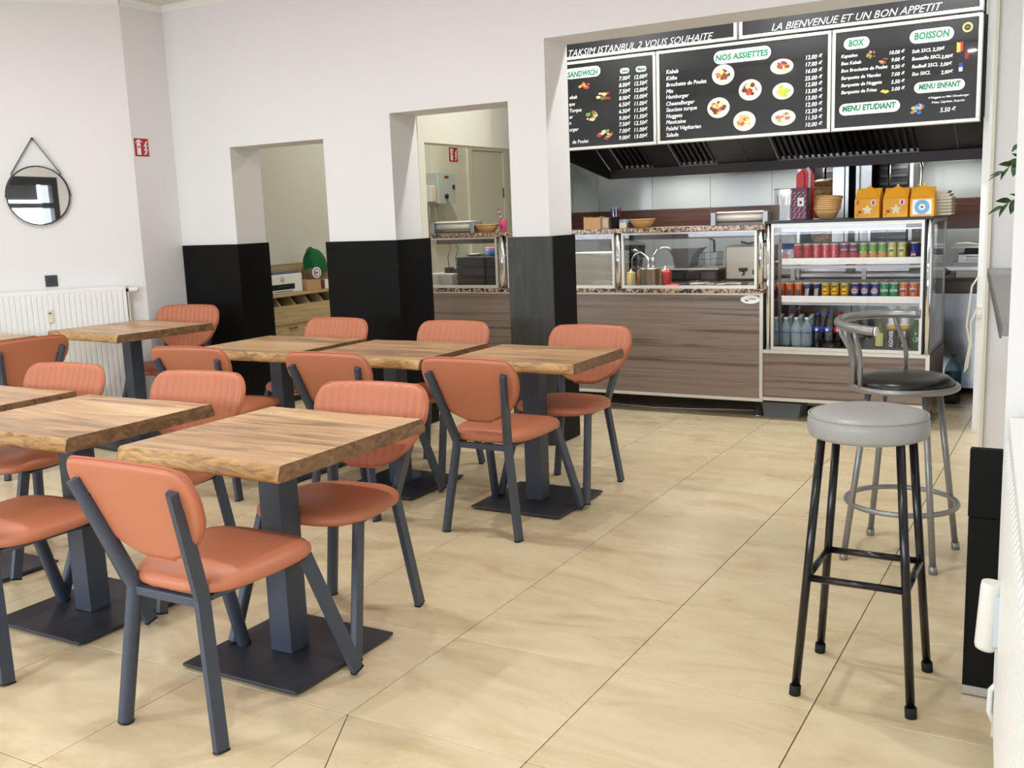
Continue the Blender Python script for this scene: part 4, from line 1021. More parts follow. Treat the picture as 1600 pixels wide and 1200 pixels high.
def deco(kind, t):
    mb = MB()
    if kind == 'cola':
        f = wrap(RP); put_text(mb, 'Coca-Cola', 0.020, 0.0, 0.018, lambda a_, b_: f(b_-0.006, a_-0.004), width=0.084, shear=0.25, bold=0.01); mb.build('lettering', W_, t)
    elif kind == 'zero':
        f = wrap(RP); put_text(mb, 'Coca-Cola', 0.0, 0.064, 0.013, f, 'C', width=0.05, shear=0.25, bold=0.01); mb.build('lettering', M['black_plastic'], t)
    elif kind == 'cherry':
        f = wrap(RP); put_text(mb, 'Coca-Cola', 0.0, 0.058, 0.015, f, 'C', width=0.05, shear=0.25, bold=0.01); mb.build('lettering', W_, t)
        m2 = MB(); strip(m2, -0.04, 0.04, 0.012, 0.044, RP); m2.build('lower_band', colour((206, 40, 62)), t)
    elif kind == 'green':
        m2 = MB(); strip(m2, -0.04, 0.04, 0.012, 0.034, RP); patch(m2, disc(0.012, 0.036, 0.016, 0.016, 14), RP+0.0004); m2.build('fruit_print', colour((232, 150, 56)), t)
        m3 = MB(); patch(m3, disc(-0.012, 0.045, 0.007, 0.006, 10), RP+0.0006); m3.build('emblem', W_, t)
    elif kind in ('lemon', 'fanta'):
        m2 = MB(); patch(m2, [(-0.022, 0.068), (0.022, 0.068), (0.014, 0.052), (0.0, 0.046), (-0.012, 0.052)], RP+0.0003); m2.build('blue_shield', colour((30, 52, 150)), t)
        f = wrap(RP+0.0006); put_text(mb, 'FANTA', 0.0, 0.058, 0.013, f, 'C', width=0.044, bold=0.03); mb.build('lettering', W_, t)
        m3 = MB(); patch(m3, disc(0.0, 0.030, 0.012, 0.012, 14), RP+0.0004); m3.build('fruit_print', colour((240, 206, 130) if kind == 'lemon' else (236, 150, 110)), t)
    elif kind == 'pepsi':
        m2 = MB(); patch(m2, disc(0, 0.050, 0.0225, 0.0225, 20), RP+0.0002); m2.build('roundel', W_, t)
        m3 = MB(); patch(m3, [(0.0205*math.cos(a_), 0.050+0.0205*math.sin(a_)) for a_ in [0.35+k*(PI-0.7)/8 for k in range(9)]], RP+0.0004); m3.build('roundel_top', colour((200, 30, 52)), t)
        m4 = MB(); patch(m4, [(0.0205*math.cos(a_), 0.050+0.0205*math.sin(a_)) for a_ in [PI+0.4+k*(PI-0.8)/8 for k in range(9)]], RP+0.0004); m4.build('roundel_bottom', colour((24, 50, 150)), t)
        f = wrap(RP+0.0008); put_text(mb, 'PEPSI', 0.0, 0.0455, 0.0105, f, 'C', width=0.036, bold=0.03); mb.build('lettering', M['black_plastic'], t)
    elif kind == 'sprite':
        f = wrap(RP+0.0003); put_text(mb, 'Sprite', 0.0, 0.048, 0.019, f, 'C', width=0.058, bold=0.03, shear=0.2); mb.build('lettering', W_, t)
    elif kind == 'icetea':
        m2 = MB(); patch(m2, disc(0, 0.046, 0.020, 0.018, 18), RP+0.0002); m2.build('yellow_badge', colour((250, 222, 70)), t)
        m3 = MB(); strip(m3, -0.016, 0.016, 0.042, 0.052, RP+0.0005); m3.build('badge_band', colour((196, 48, 30)), t)
        m4 = MB(); strip(m4, -0.04, 0.04, 0.012, 0.028, RP+0.0001); m4.build('lower_band', colour((222, 104, 30)), t)
        m5 = MB(); patch(m5, [(-0.018, 0.078), (0.0, 0.070), (0.020, 0.080), (0.014, 0.088), (-0.010, 0.086)], RP+0.0002); m5.build('leaf_print', colour((70, 120, 40)), t)
    elif kind == 'oasis':
        m2 = MB(); patch(m2, [(-0.020, 0.030), (0.006, 0.014), (0.022, 0.024), (0.018, 0.058), (-0.004, 0.066), (-0.018, 0.056)], RP+0.0002); m2.build('blue_print', colour((70, 110, 130)), t)
        m3 = MB(); patch(m3, [(-0.016, 0.034), (0.012, 0.050), (0.014, 0.058), (-0.016, 0.044)], RP+0.0005); m3.build('red_flash', colour((190, 40, 40)), t)
    elif kind == 'navy':
        m2 = MB(); patch(m2, [(-0.016, 0.016), (-0.004, 0.016), (0.004, 0.064), (-0.010, 0.066)], RP+0.0002); m2.build('cream_print', colour((206, 180, 110)), t)
        m3 = MB(); patch(m3, [(-0.002, 0.016), (0.010, 0.018), (0.016, 0.068), (0.006, 0.068)], RP+0.0003); m3.build('silver_print', SIL, t)
    elif kind == 'energy':
        m2 = MB(); patch(m2, [(-0.018, 0.014), (0.016, 0.014), (0.010, 0.036), (-0.016, 0.034)], RP+0.0002); m2.build('silver_print', SIL, t)
        m3 = MB(); strip(m3, -0.02, 0.014, 0.038, 0.046, RP+0.0002); m3.build('red_flash', colour((190, 40, 60)), t)
KC = {'zero': ((196, 18, 34), 'red cola can with black script'), 'cola': ((214, 20, 38), 'red cola can with white upright script'), 'cherry': ((126, 24, 66), 'purple and red cola can'),
      'green': ((106, 160, 52), 'green fruit juice can with an orange print'), 'lemon': ((204, 196, 60), 'yellow soda can with a blue shield'), 'energy': ((34, 42, 130), 'dark blue energy drink can'),
      'oasis': ((230, 112, 44), 'orange fruit drink can with a blue print'), 'navy': ((26, 44, 110), 'navy blue can with a cream and silver print'), 'icetea': ((222, 178, 40), 'yellow iced tea can'),
      'pepsi': ((26, 42, 128), 'blue cola can with a round badge'), 'sprite': ((12, 146, 92), 'green lemonade can with white script'), 'fanta': ((226, 112, 50), 'orange soda can with a blue shield')}
R1 = [0.110, 0.171, 0.234, 0.293, 0.350, 0.412, 0.473, 0.536, 0.595, 0.653, 0.713, 0.774, 0.848]
K1 = ['zero']*2+['cola']*3+['cherry']*2+['green']*3+['lemon']*2+['energy']
R2 = [-0.004, 0.055, 0.114, 0.176, 0.238, 0.296, 0.356, 0.420, 0.487, 0.550, 0.612, 0.673, 0.732, 0.791, 0.850]
K2 = ['oasis']*3+['navy']*2+['icetea']*3+['pepsi']*3+['sprite']*2+['fanta']*2
ordn = ['leftmost', 'second from the left', 'third from the left', 'fourth from the left']
_can = {}
SHORT = {'zero': 'red black-lettered can', 'cola': 'red white-lettered can', 'cherry': 'purple-red can', 'green': 'green juice can', 'lemon': 'yellow soda can', 'energy': 'dark blue can', 'oasis': 'orange juice can', 'navy': 'navy blue can', 'icetea': 'yellow iced tea can', 'pepsi': 'blue cola can', 'sprite': 'green lemonade can', 'fanta': 'orange can'}
def cans(xs_, kinds, zs, where, depth):
    seen = {}
    for x, kd in zip(xs_, kinds):
        n = seen.get(kd, 0); seen[kd] = n+1; tot = kinds.count(kd); rgb, desc = KC[kd]
        if tot == 1: which = ''
        elif tot == 2: which = ', the left one of two' if n == 0 else ', the right one of two'
        else: which = ', '+(['leftmost', 'middle one', 'rightmost'][n])+' of three'
        t = thing('drink_can', '%s, front of %s shelf%s' % (desc, where, which), 'can', (x, 4.80, zs), 0, 'cans at the front of the %s shelf' % where)
        if kd not in _can: _can[kd] = can_mesh(None).build('can_body', [colour(rgb, 0.3, 0.35), M['alu']], t)
        else: part_copy(_can[kd], t, (0, 0, 0))
        deco(kd, t)
        for r in range(1, depth):
            o = bpy.data.objects.new('drink_can', _can[kd].data); COL.objects.link(o); o.location = (x+0.003*r, 4.80+0.0595*r, zs)
            tag(o, '%s, %s row back, %s shelf%s' % (SHORT[kd], ORD[r], where, which), 'can', 'cans in the rear rows of the %s shelf' % where)
cans(R1, K1, ZS1, 'upper', 4)
cans(R2, K2, ZS2, 'middle', 4)
sn = thing('snack_pouch', 'blue and white snack pouch leaning at the left end of the upper fridge shelf', 'pouch', (0.028, 4.78, ZS1))
mb = MB(); n = 8
for i in range(n+1):
    for j in range(n+1):
        u_, v_ = i/n, j/n; d_ = 0.014*(math.sin(PI*u_)*math.sin(PI*v_))**0.5
        mb.v.append((-0.045+0.09*u_+0.01*v_, -d_+0.035*v_, 0.005+0.105*v_))
for i in range(n):
    for j in range(n): mb.f.append((i*(n+1)+j, (i+1)*(n+1)+j, (i+1)*(n+1)+j+1, i*(n+1)+j+1)); mb.m.append(0 if j > 4 else 1); mb.sm.append(True)
mb.add([(x, -y+0.066*0+0.036*(z-0.005)/0.105*2, z) for x, y, z in mb.v[:(n+1)**2]], [tuple(f) for f in mb.f[:n*n]], 0, True)
mb.build('pouch', [colour((40, 66, 160), 0.25, 0.3), colour((196, 204, 216), 0.25, 0.3)], sn)
MB().prism([(-0.02, 0.02), (0.02, 0.015), (0.03, 0.035), (-0.01, 0.045)], 'y', -0.014, -0.011).build('printed_motif', colour((210, 150, 110)), sn)

# ---- bottles on the fridge floor
ZB = 0.492
def bottle(x, y, kind, label, group):
    t = thing('drink_bottle', label, 'bottle', (x, y, ZB), 0, group)
    r = 0.033
    if kind == 'water':
        MB().lathe([(r*0.8, 0.0), (r, 0.008), (r*0.94, 0.03), (r, 0.05), (r*0.95, 0.07), (r, 0.085), (r, 0.115), (r*0.85, 0.135), (r*0.42, 0.168), (r*0.40, 0.180)], 16).build('bottle_body', M['water_plastic'], t)
        MB().lathe([(r*0.45, 0.176), (r*0.45, 0.192), (0, 0.193)], 12).build('cap', colour((214, 224, 232)), t)
        MB().lathe([(r*1.01, 0.088), (r*1.01, 0.112)], 16).build('label_band', colour((128, 150, 188)), t)
    elif kind in ('cola', 'cola2'):
        MB().lathe([(r*0.8, 0.0), (r, 0.01), (r*0.9, 0.06), (r, 0.1), (r, 0.13), (r*0.8, 0.16), (r*0.4, 0.195), (r*0.38, 0.208)], 16).build('bottle_body', colour((24, 14, 12), 0.15), t)
        MB().lathe([(r*1.01, 0.095), (r*1.01, 0.132)], 16).build('label_band', colour((28, 60, 170) if kind == 'cola' else (200, 30, 40)), t)
        MB().lathe([(r*0.44, 0.204), (r*0.44, 0.220), (0, 0.221)], 12).build('cap', colour((28, 60, 170) if kind == 'cola' else (196, 24, 36)), t)
        m2 = MB(); f = wrap(r*1.01+0.0006); m2.add([f(a_, b_) for a_, b_ in disc(0, 0.114, 0.010, 0.010, 12)], [tuple(range(12))]); m2.build('label_badge', W_, t)
    elif kind == 'wine':
        MB().lathe([(r*0.9, 0.0), (r, 0.006), (r, 0.11), (r*0.85, 0.135), (r*0.38, 0.175), (r*0.34, 0.225)], 16).build('bottle_body', colour((52, 84, 40), 0.1), t)
        m2 = MB(); f = wrap(r+0.0008); m2.add([f(-0.026+0.052*k/6, z) for k in range(7) for z in (0.012, 0.098)], [(2*k, 2*k+2, 2*k+3, 2*k+1) for k in range(6)]); m2.build('paper_label', colour((206, 200, 110)), t)
        MB().lathe([(r*0.40, 0.205), (r*0.40, 0.232), (0, 0.233)], 12).build('cap', colour((60, 96, 50)), t)
    elif kind == 'kong':
        MB().lathe([(r*0.9, 0.0), (r*1.02, 0.006), (r*1.02, 0.13), (r*0.98, 0.134)], 16).build('bottle_body', colour((28, 26, 26), 0.3), t)
        MB().lathe([(r*1.03, 0.120), (r*1.03, 0.150)], 16).build('gold_band', colour((196, 160, 40)), t)
        MB().lathe([(r*1.05, 0.150), (r*1.05, 0.156), (r*0.7, 0.160), (r*0.75, 0.200), (r*0.8, 0.232)], 16).build('white_neck', colour((226, 226, 224)), t)
        MB().lathe([(r*0.82, 0.232), (r*0.82, 0.25), (r*0.80, 0.252)], 14).build('blue_band', colour((50, 96, 190)), t)
        MB().lathe([(r*0.85, 0.252), (r*0.85, 0.272), (0, 0.273)], 14).build('cap', W_, t)
        m2 = MB(); f = wrap(r*1.02+0.0008); put_text(m2, 'KONG', 0.008, 0.0, 0.024, lambda a_, b_: f(0.010-b_, a_), width=0.104, bold=0.03)
        m2.build('lettering', W_, t)
    elif kind == 'green':
        MB().lathe([(r*0.9, 0.0), (r, 0.006), (r, 0.12), (r*0.4, 0.17), (r*0.38, 0.19)], 16).build('bottle_body', colour((40, 96, 60), 0.12), t)
        MB().lathe([(r*0.42, 0.185), (r*0.42, 0.2), (0, 0.201)], 12).build('cap', colour((214, 220, 214)), t)
        m2 = MB(); f = wrap(r+0.0006); m2.add([f(a_, b_) for a_, b_ in disc(0, 0.062, 0.018, 0.018, 14)], [tuple(range(14))]); m2.build('label_badge', colour((150, 180, 150)), t)
for k, x in enumerate((-0.003, 0.067, 0.136, 0.207)):
    bottle(x, 4.66, 'water', 'clear water bottle, %s in the front row on the fridge floor' % ordn[k], 'water bottles in the drinks fridge')
    for r in range(1, 4): bottle(x-0.012*r+0.02, 4.66+0.075*r, 'water', 'clear water bottle, %s row back, %s in the fridge' % (ORD[r], ordn[k]), 'water bottles behind the front row')
bottle(0.274, 4.68, 'cola', 'dark cola bottle with blue label right next to the water bottles', 'cola bottles in the drinks fridge')
bottle(0.340, 4.68, 'cola', 'dark cola bottle with blue label, second from the water bottles', 'cola bottles in the drinks fridge')
bottle(0.410, 4.68, 'cola2', 'dark cola bottle with red label left of the stool backrest', 'cola bottles in the drinks fridge')
bottle(0.480, 4.68, 'cola2', 'dark cola bottle with red label behind the stool backrest', 'cola bottles in the drinks fridge')
for k, x in enumerate((0.274, 0.340, 0.410, 0.480)):
    bottle(x, 4.76, 'cola' if k < 2 else 'cola2', 'dark cola bottle behind the front colas, %s' % ordn[k], 'cola bottles behind, %s label' % ('blue' if k < 2 else 'red'))
bottle(0.668, 4.70, 'wine', 'green glass bottle with a pale yellow label on the fridge floor', None)
bottle(0.742, 4.70, 'kong', 'black, gold and white bottle beside the green glass bottle with yellow label', 'black and gold bottles')
bottle(0.818, 4.70, 'kong', 'black, gold and white bottle at the right, next to the round green one', 'black and gold bottles')
bottle(0.890, 4.70, 'green', 'green bottle with a round badge in the right corner of the fridge floor', None)

# ---- things on top of the fridge
ZT = 1.330
sbx = thing('straw_box', 'tall clear box of brown stirrers at the left on the drinks fridge', 'box', (0.030, 4.72, ZT))
for (p, q, r, s_) in ((-0.052, 0.052, -0.04, -0.038), (-0.052, 0.052, 0.038, 0.04), (-0.052, -0.050, -0.038, 0.038), (0.050, 0.052, -0.038, 0.038)):
    MB().box(p, q, r, s_, 0.0, 0.205).build('clear_side', M['pane'], sbx)
for k in range(9):
    rd = random.Random(k+40); x = rd.uniform(-.04, .04)
    MB().tube([(x*0.7, rd.uniform(-.03, .03), 0.002), (x, rd.uniform(-.03, .03), 0.155+rd.uniform(0, .02))], 0.0035, 6).build('stirrer', colour((128, 92, 66)), sbx)
MB().box(-0.053, 0.053, -0.041, 0.041, 0.205, 0.209).build('dark_rim', M['black_plastic'], sbx)
rb = thing('paper_bag_stack', 'bright red and white paper bags standing upright behind the purple straw box', 'bags', (0.160, 4.84, ZT))
for k in range(4):
    x = -0.072+0.018*k; hgt_ = 0.315+0.010*((k*7) % 3)
    MB().prism([(x, 0.0), (x+0.050, 0.0), (x+0.054, hgt_-0.02), (x+0.038, hgt_+0.012), (x+0.016, hgt_), (x+0.002, hgt_-0.018)], 'y', -0.03+0.016*k, -0.018+0.016*k).build('paper_bag', colour((222, 24, 36)) if k != 2 else colour((236, 206, 204)), rb)
pb = thing('straw_box', 'purple patterned straw box with a small white label on the drinks fridge', 'box', (0.148, 4.70, ZT))
MB().box(-0.050, 0.050, -0.045, 0.045, 0.0, 0.208, bev=0.002).build('box_body', colour((92, 34, 64)), pb)
mb = MB()
for r in range(9):
    for c in range(3):
        x = -0.042+c*0.030+(0.008 if r % 2 else 0); z = 0.012+r*0.0195
        if x > 0.028: continue
        mb.prism([(x, z), (x+0.005, z), (x+0.020, z+0.014), (x+0.013, z+0.014)], 'y', -0.0458, -0.0452)
o = mb.build('wavy_print', colour((214, 168, 186)), pb); o['kind'] = 'stuff'
MB().box(-0.010, 0.032, -0.0468, -0.0459, 0.088, 0.145).build('white_label', W_, pb)
MB().prism([(0.004, 0.104), (0.018, 0.104), (0.018, 0.122), (0.004, 0.122)], 'y', -0.0472, -0.0469).build('label_mark', M['black_plastic'], pb)
for k in range(7):
    basket(0.320+0.002*k, 4.70, ZT+0.001+k*0.0125, 0.086, 0.066, 'wicker bowl, %s of the seven stacked on the drinks fridge' % ('lowest', 'second from the bottom', 'third from the bottom', 'middle one', 'third from the top', 'second from the top', 'topmost, tilted')[k], 'wicker bowls stacked on the fridge', tilt=0.0 if k < 6 else -0.10)
def meal_box(x, y, w_, d_, h_, rz, kind, label):
    t = thing('meal_box', label, 'box', (x, y, ZT), rz, 'orange handled card boxes on the fridge')
    hw_, hd = w_/2, d_/2
    MB().box(-hw_, hw_, -hd, hd, 0.0, h_).build('box_body', M['orange_card'], t)
    MB().prism([(-hd, h_), (hd, h_), (0.006, h_+0.068), (-0.006, h_+0.068)], 'x', -hw_*0.98, hw_*0.98).build('sloped_roof', M['orange_card'], t)
    for s in (-1, 1):
        arch = [(-hw_*0.98, h_+0.004)]+[(-hw_*0.62+hw_*1.24*k/8, h_+0.045+0.032*math.sin(PI*k/8)) for k in range(9)]+[(hw_*0.98, h_+0.004)]
        yy = s*0.010
        m_ = MB(); n_ = len(arch); vs = []
        for off in (0.0, 0.0015):
            for (ax, az) in arch:
                f = (az-h_)/0.077; vs.append((ax, (s*(hd+0.001)*(1-f)+yy*f)+s*off, az+0.0015))
        m_.add(vs, [tuple(range(n_)), tuple(range(2*n_-1, n_-1, -1))]+[(k, (k+1) % n_, n_+(k+1) % n_, n_+k) for k in range(n_)])
        m_.build('end_flap', M['orange_card'], t)
    MB().prism([(-0.010, h_+0.068), (0.010, h_+0.068), (0.004, h_+0.092), (-0.004, h_+0.092)], 'y', -0.004, 0.004).build('locking_tab', colour((250, 214, 110)), t)
    yf = -hd-0.0006
    if kind == 'star':
        pts = []
        for k in range(10):
            r = 0.036 if k % 2 == 0 else 0.017; a_ = PI/2+k*PI/5; pts.append((0.004+r*math.cos(a_), h_*0.42+r*math.sin(a_)))
        MB().prism(pts, 'y', yf-0.0006, yf).build('star_print', colour((246, 232, 196)), t)
        MB().prism(disc(0.040, h_*0.80, 0.018, 0.020, 16), 'y', yf-0.0006, yf).build('round_print', colour((236, 214, 220)), t)
        MB().prism(disc(0.040, h_*0.80, 0.007, 0.014, 12), 'y', yf-0.0012, yf-0.0007).build('round_print_mark', colour((140, 40, 90)), t)
        MB().prism(disc(-0.044, h_*0.32, 0.012, 0.009, 12), 'y', yf-0.0006, yf).build('small_print', colour((150, 60, 60)), t)
        MB().prism([(-0.066, h_*0.10), (-0.062, h_*0.10), (-0.052, h_*0.19), (-0.056, h_*0.20)], 'y', yf-0.0006, yf).build('small_print', colour((60, 40, 20)), t)
    else:
        MB().box(-hw_*0.80, hw_*0.80, yf-0.0006, yf, h_*0.10, h_*0.93).build('white_panel', W_, t)
        n_ = 28; vs = [(r*math.cos(2*PI*k/n_), yf-0.0010, h_*0.51+r*math.sin(2*PI*k/n_)) for r in (0.044, 0.019) for k in range(n_)]
        MB().add(vs, [(k, (k+1) % n_, n_+(k+1) % n_, n_+k) for k in range(n_)]).build('blue_ring_print', plain('blue_ring', (126, 176, 210), 0.5, noise=0.3, nscale=140), t)
        MB().prism(disc(0, h_*0.51, 0.008, 0.008, 14), 'y', yf-0.0012, yf-0.0007).build('ring_centre', colour((120, 84, 60)), t)
    return t
bx1 = meal_box(0.580, 4.74, 0.155, 0.13, 0.118, -0.10, 'star', 'orange meal box with a white star and the letter F, left of three in front')
mb = MB(); put_text(mb, 'F', -0.062, 0.084, 0.026, lambda a_, b_: (a_, -0.0662, b_)); mb.build('lettering', M['black_plastic'], bx1)
meal_box(0.752, 4.73, 0.150, 0.13, 0.114, -0.06, 'star', 'orange meal box with a white star, in the middle of the fridge top boxes')
meal_box(0.910, 4.70, 0.140, 0.13, 0.112, 0.0, 'ring', 'orange meal box with a blue ring printed on a white panel')
meal_box(0.540, 4.93, 0.15, 0.13, 0.118, 0.1, 'star', 'orange meal box mostly hidden behind the one with the letter F')
meal_box(0.845, 4.93, 0.15, 0.13, 0.114, 0.0, 'star', 'orange meal box mostly hidden behind the gap between the middle box and the ring box')
for k in range(8):
    o = MB().prism([(-0.05, 0.0), (0.05, 0.0), (0.058, 0.012), (0.056, 0.016), (-0.056, 0.016), (-0.058, 0.012)], 'y', -0.10, 0.10).build('foam_tray', M['foam'], None, (1.005-0.012*max(0, k-5), 4.90, ZT+0.001+k*0.0195))
    tag(o, 'pale foam tray, %s in the stack at the fridge end' % updown(k, 8), 'tray', 'foam trays stacked on the fridge')
pbx = thing('plastic_tub', 'empty clear plastic tub on the floor under the counter by its chrome leg', 'tub', (0.052, 4.72, 0))
MB().prism([(-0.118, 0.0), (0.118, 0.0), (0.132, 0.095), (-0.132, 0.095)], 'y', -0.11, 0.11).build('tub_body', M['tub_plastic'], pbx)
MB().box(-0.139, 0.139, -0.117, 0.117, 0.0955, 0.105, bev=0.002).build('tub_rim', M['tub_plastic'], pbx)
o = MB().tube([(-1.3, 4.72, 0.004), (-0.9, 4.66, 0.004), (-0.6, 4.70, 0.004), (-0.35, 4.76, 0.004), (-0.15, 4.78, 0.004)], 0.004, 6).build('floor_cable', M['white_plastic'])
tag(o, 'thin white cable lying on the floor tiles under the long counter', 'cable')
# ================================================================== MENU BOARDS
TEXTS=[
  (0, 's', 'TAKSIM ISTANBUL 2 VOUS SOUHAITE', -1.4073, 2.5087, 0.0451, 'L', 1.0456) ,
  (1, 's', 'LA BIENVENUE ET UN BON APPETIT', 0.0171, 2.5161, 0.0425, 'L', 0.9982) ,
  (2, 'g', 'SANDWICH', -1.4234, 2.3708, 0.0355, 'L', 0.2359) ,
  (2, 'g', 'Seul', -1.0131, 2.3658, 0.0189, 'L', 0.0505) ,
  (2, 'g', 'Menu', -0.897, 2.3646, 0.0209, 'L', 0.0618) ,
  (2, 'w', '7.00€', -0.9458, 2.3127, 0.0264, 'R', None) ,
  (2, 'w', '8.00€', -0.9466, 2.2688, 0.0265, 'R', None) ,
  (2, 'w', '7.50€', -0.9474, 2.2267, 0.0266, 'R', None) ,
  (2, 'w', '8.00€', -0.9483, 2.1826, 0.0266, 'R', None) ,
  (2, 'w', '6.50€', -0.9491, 2.1394, 0.0267, 'R', None) ,
  (2, 'w', '6.50€', -0.95, 2.095, 0.0267, 'R', None) ,
  (2, 'w', '9.00€', -0.9508, 2.0496, 0.0268, 'R', None) ,
  (2, 'w', '7.50€', -0.9516, 2.0081, 0.0269, 'R', None) ,
  (2, 'w', '7.00€', -0.9525, 1.9634, 0.0269, 'R', None) ,
  (2, 'w', '9.00€', -0.9534, 1.9177, 0.027, 'R', None) ,
  (2, 'w', '12.00€', -0.8207, 2.3116, 0.0262, 'R', None) ,
  (2, 'w', '12.50€', -0.8214, 2.269, 0.0263, 'R', None) ,
  (2, 'w', '12.00€', -0.8221, 2.2254, 0.0263, 'R', None) ,
  (2, 'w', '13.00€', -0.8228, 2.1816, 0.0264, 'R', None) ,
  (2, 'w', '11.00€', -0.8235, 2.1368, 0.0264, 'R', None) ,
  (2, 'w', '11.50€', -0.8242, 2.0938, 0.0265, 'R', None) ,
  (2, 'w', '11.50€', -0.8249, 2.0498, 0.0266, 'R', None) ,
  (2, 'w', '12.50€', -0.8256, 2.0077, 0.0266, 'R', None) ,
  (2, 'w', '11.00€', -0.8263, 1.9634, 0.0267, 'R', None) ,
  (2, 'w', '13.00€', -0.827, 1.9201, 0.0267, 'R', None) ,
  (2, 'w', 'ebab', -1.3507, 2.2228, 0.0243, 'R', None) ,
  (2, 'w', 'que', -1.3699, 2.1768, 0.0244, 'R', None) ,
  (2, 'w', 'Turque', -1.3202, 2.1323, 0.0244, 'R', None) ,
  (2, 'w', 'er', -1.3868, 2.0888, 0.0245, 'R', None) ,
  (2, 'w', 'n', -1.4036, 2.0483, 0.0246, 'R', None) ,
  (2, 'w', 'urger', -1.3453, 2.0021, 0.0246, 'R', None) ,
  (2, 'w', 'de Poulet', -1.2719, 1.9156, 0.0245, 'R', None) ,
  (3, 'g', 'NOS ASSIETTES', -0.348, 2.3708, 0.0352, 'L', 0.3452) ,
  (3, 'w', 'Kebab', -0.688, 2.3232, 0.0255, 'L', None) ,
  (3, 'w', 'Köfte', -0.6886, 2.2811, 0.0256, 'L', None) ,
  (3, 'w', 'Brochette de Poulet', -0.6891, 2.2398, 0.0256, 'L', None) ,
  (3, 'w', 'Mix', -0.6896, 2.1975, 0.0257, 'L', None) ,
  (3, 'w', 'Hamburger', -0.6901, 2.1611, 0.0257, 'L', None) ,
  (3, 'w', 'CheeseBurger', -0.6906, 2.1166, 0.0258, 'L', None) ,
  (3, 'w', 'Saucisse turque', -0.6911, 2.077, 0.0258, 'L', None) ,
  (3, 'w', 'Nuggets', -0.6917, 2.0363, 0.0259, 'L', None) ,
  (3, 'w', 'Mexicaine', -0.6922, 1.9966, 0.026, 'L', None) ,
  (3, 'w', 'Falafel Végétarien', -0.6927, 1.9547, 0.026, 'L', None) ,
  (3, 'w', 'Salade', -0.6932, 1.9128, 0.0261, 'L', None) ,
  (3, 'w', '12.00 €', 0.334, 2.3181, 0.0251, 'R', None) ,
  (3, 'w', '17.00 €', 0.3346, 2.2761, 0.0252, 'R', None) ,
  (3, 'w', '16.00 €', 0.3351, 2.2359, 0.0252, 'R', None) ,
  (3, 'w', '25.00 €', 0.3357, 2.1927, 0.0253, 'R', None) ,
  (3, 'w', '12.00 €', 0.3362, 2.1544, 0.0254, 'R', None) ,
  (3, 'w', '13.00 €', 0.3367, 2.114, 0.0254, 'R', None) ,
  (3, 'w', '13.00 €', 0.3373, 2.0735, 0.0255, 'R', None) ,
  (3, 'w', '12.00 €', 0.3378, 2.0329, 0.0255, 'R', None) ,
  (3, 'w', '12.50 €', 0.3383, 1.9923, 0.0256, 'R', None) ,
  (3, 'w', '11.50 €', 0.3389, 1.9526, 0.0256, 'R', None) ,
  (3, 'w', '10.00 €', 0.3394, 1.9107, 0.0257, 'R', None) ,
  (4, 'g', 'BOX', 0.4888, 2.3674, 0.0356, 'L', 0.0935) ,
  (4, 'g', 'BOISSON', 0.8637, 2.3638, 0.0382, 'L', 0.1953) ,
  (4, 'g', 'MENU ENFANT', 0.8967, 2.0762, 0.0302, 'L', 0.2311) ,
  (4, 'g', 'MENU ETUDIANT', 0.4574, 1.9846, 0.033, 'L', 0.3149) ,
  (4, 'w', 'Kapsalon', 0.4471, 2.3041, 0.02, 'L', None) ,
  (4, 'w', 'Box Kebab', 0.4478, 2.2614, 0.0201, 'L', None) ,
  (4, 'w', 'Box Brochette de Poulet', 0.4485, 2.2186, 0.0201, 'L', None) ,
  (4, 'w', 'Barquette de Viandes', 0.4492, 2.1747, 0.0202, 'L', None) ,
  (4, 'w', 'Barquette de Nuggets', 0.4499, 2.1317, 0.0202, 'L', None) ,
  (4, 'w', 'Barquette de Frites', 0.4506, 2.0897, 0.0202, 'L', None) ,
  (4, 'w', '10.00 €', 0.814, 2.2951, 0.0213, 'R', None) ,
  (4, 'w', '9.00 €', 0.8151, 2.2526, 0.0213, 'R', None) ,
  (4, 'w', '9.50 €', 0.8161, 2.2111, 0.0214, 'R', None) ,
  (4, 'w', '7.00 €', 0.8172, 2.1685, 0.0214, 'R', None) ,
  (4, 'w', '5.50 €', 0.8183, 2.1248, 0.0215, 'R', None) ,
  (4, 'w', '3.00 €', 0.8194, 2.0829, 0.0215, 'R', None) ,
  (4, 'w', 'Soft 33CL', 0.8545, 2.2888, 0.0198, 'L', None) ,
  (4, 'w', 'Bouteille 50CL', 0.8556, 2.2465, 0.0198, 'L', None) ,
  (4, 'w', 'Redbull 25CL', 0.8568, 2.2021, 0.0198, 'L', None) ,
  (4, 'w', 'Eau 50CL', 0.8579, 2.1596, 0.0199, 'L', None) ,
  (4, 'w', '2,50€', 1.0333, 2.2883, 0.0202, 'R', None) ,
  (4, 'w', '3,00€', 1.081, 2.2407, 0.0202, 'R', None) ,
  (4, 'w', '3,00€', 1.076, 2.1988, 0.0202, 'R', None) ,
  (4, 'w', '2,00€', 1.0829, 2.1537, 0.0202, 'R', None) ,
  (4, 'w', '4 Nuggets ou Mini Cheesburger', 0.9524, 2.0185, 0.0118, 'L', 0.2222) ,
  (4, 'w', 'Frites, Caprisun, Surprise', 0.9718, 1.9901, 0.0125, 'L', 0.1787) ,
  (4, 'w', '5.50 €', 1.0195, 1.9364, 0.0257, 'L', 0.0858) ,
]
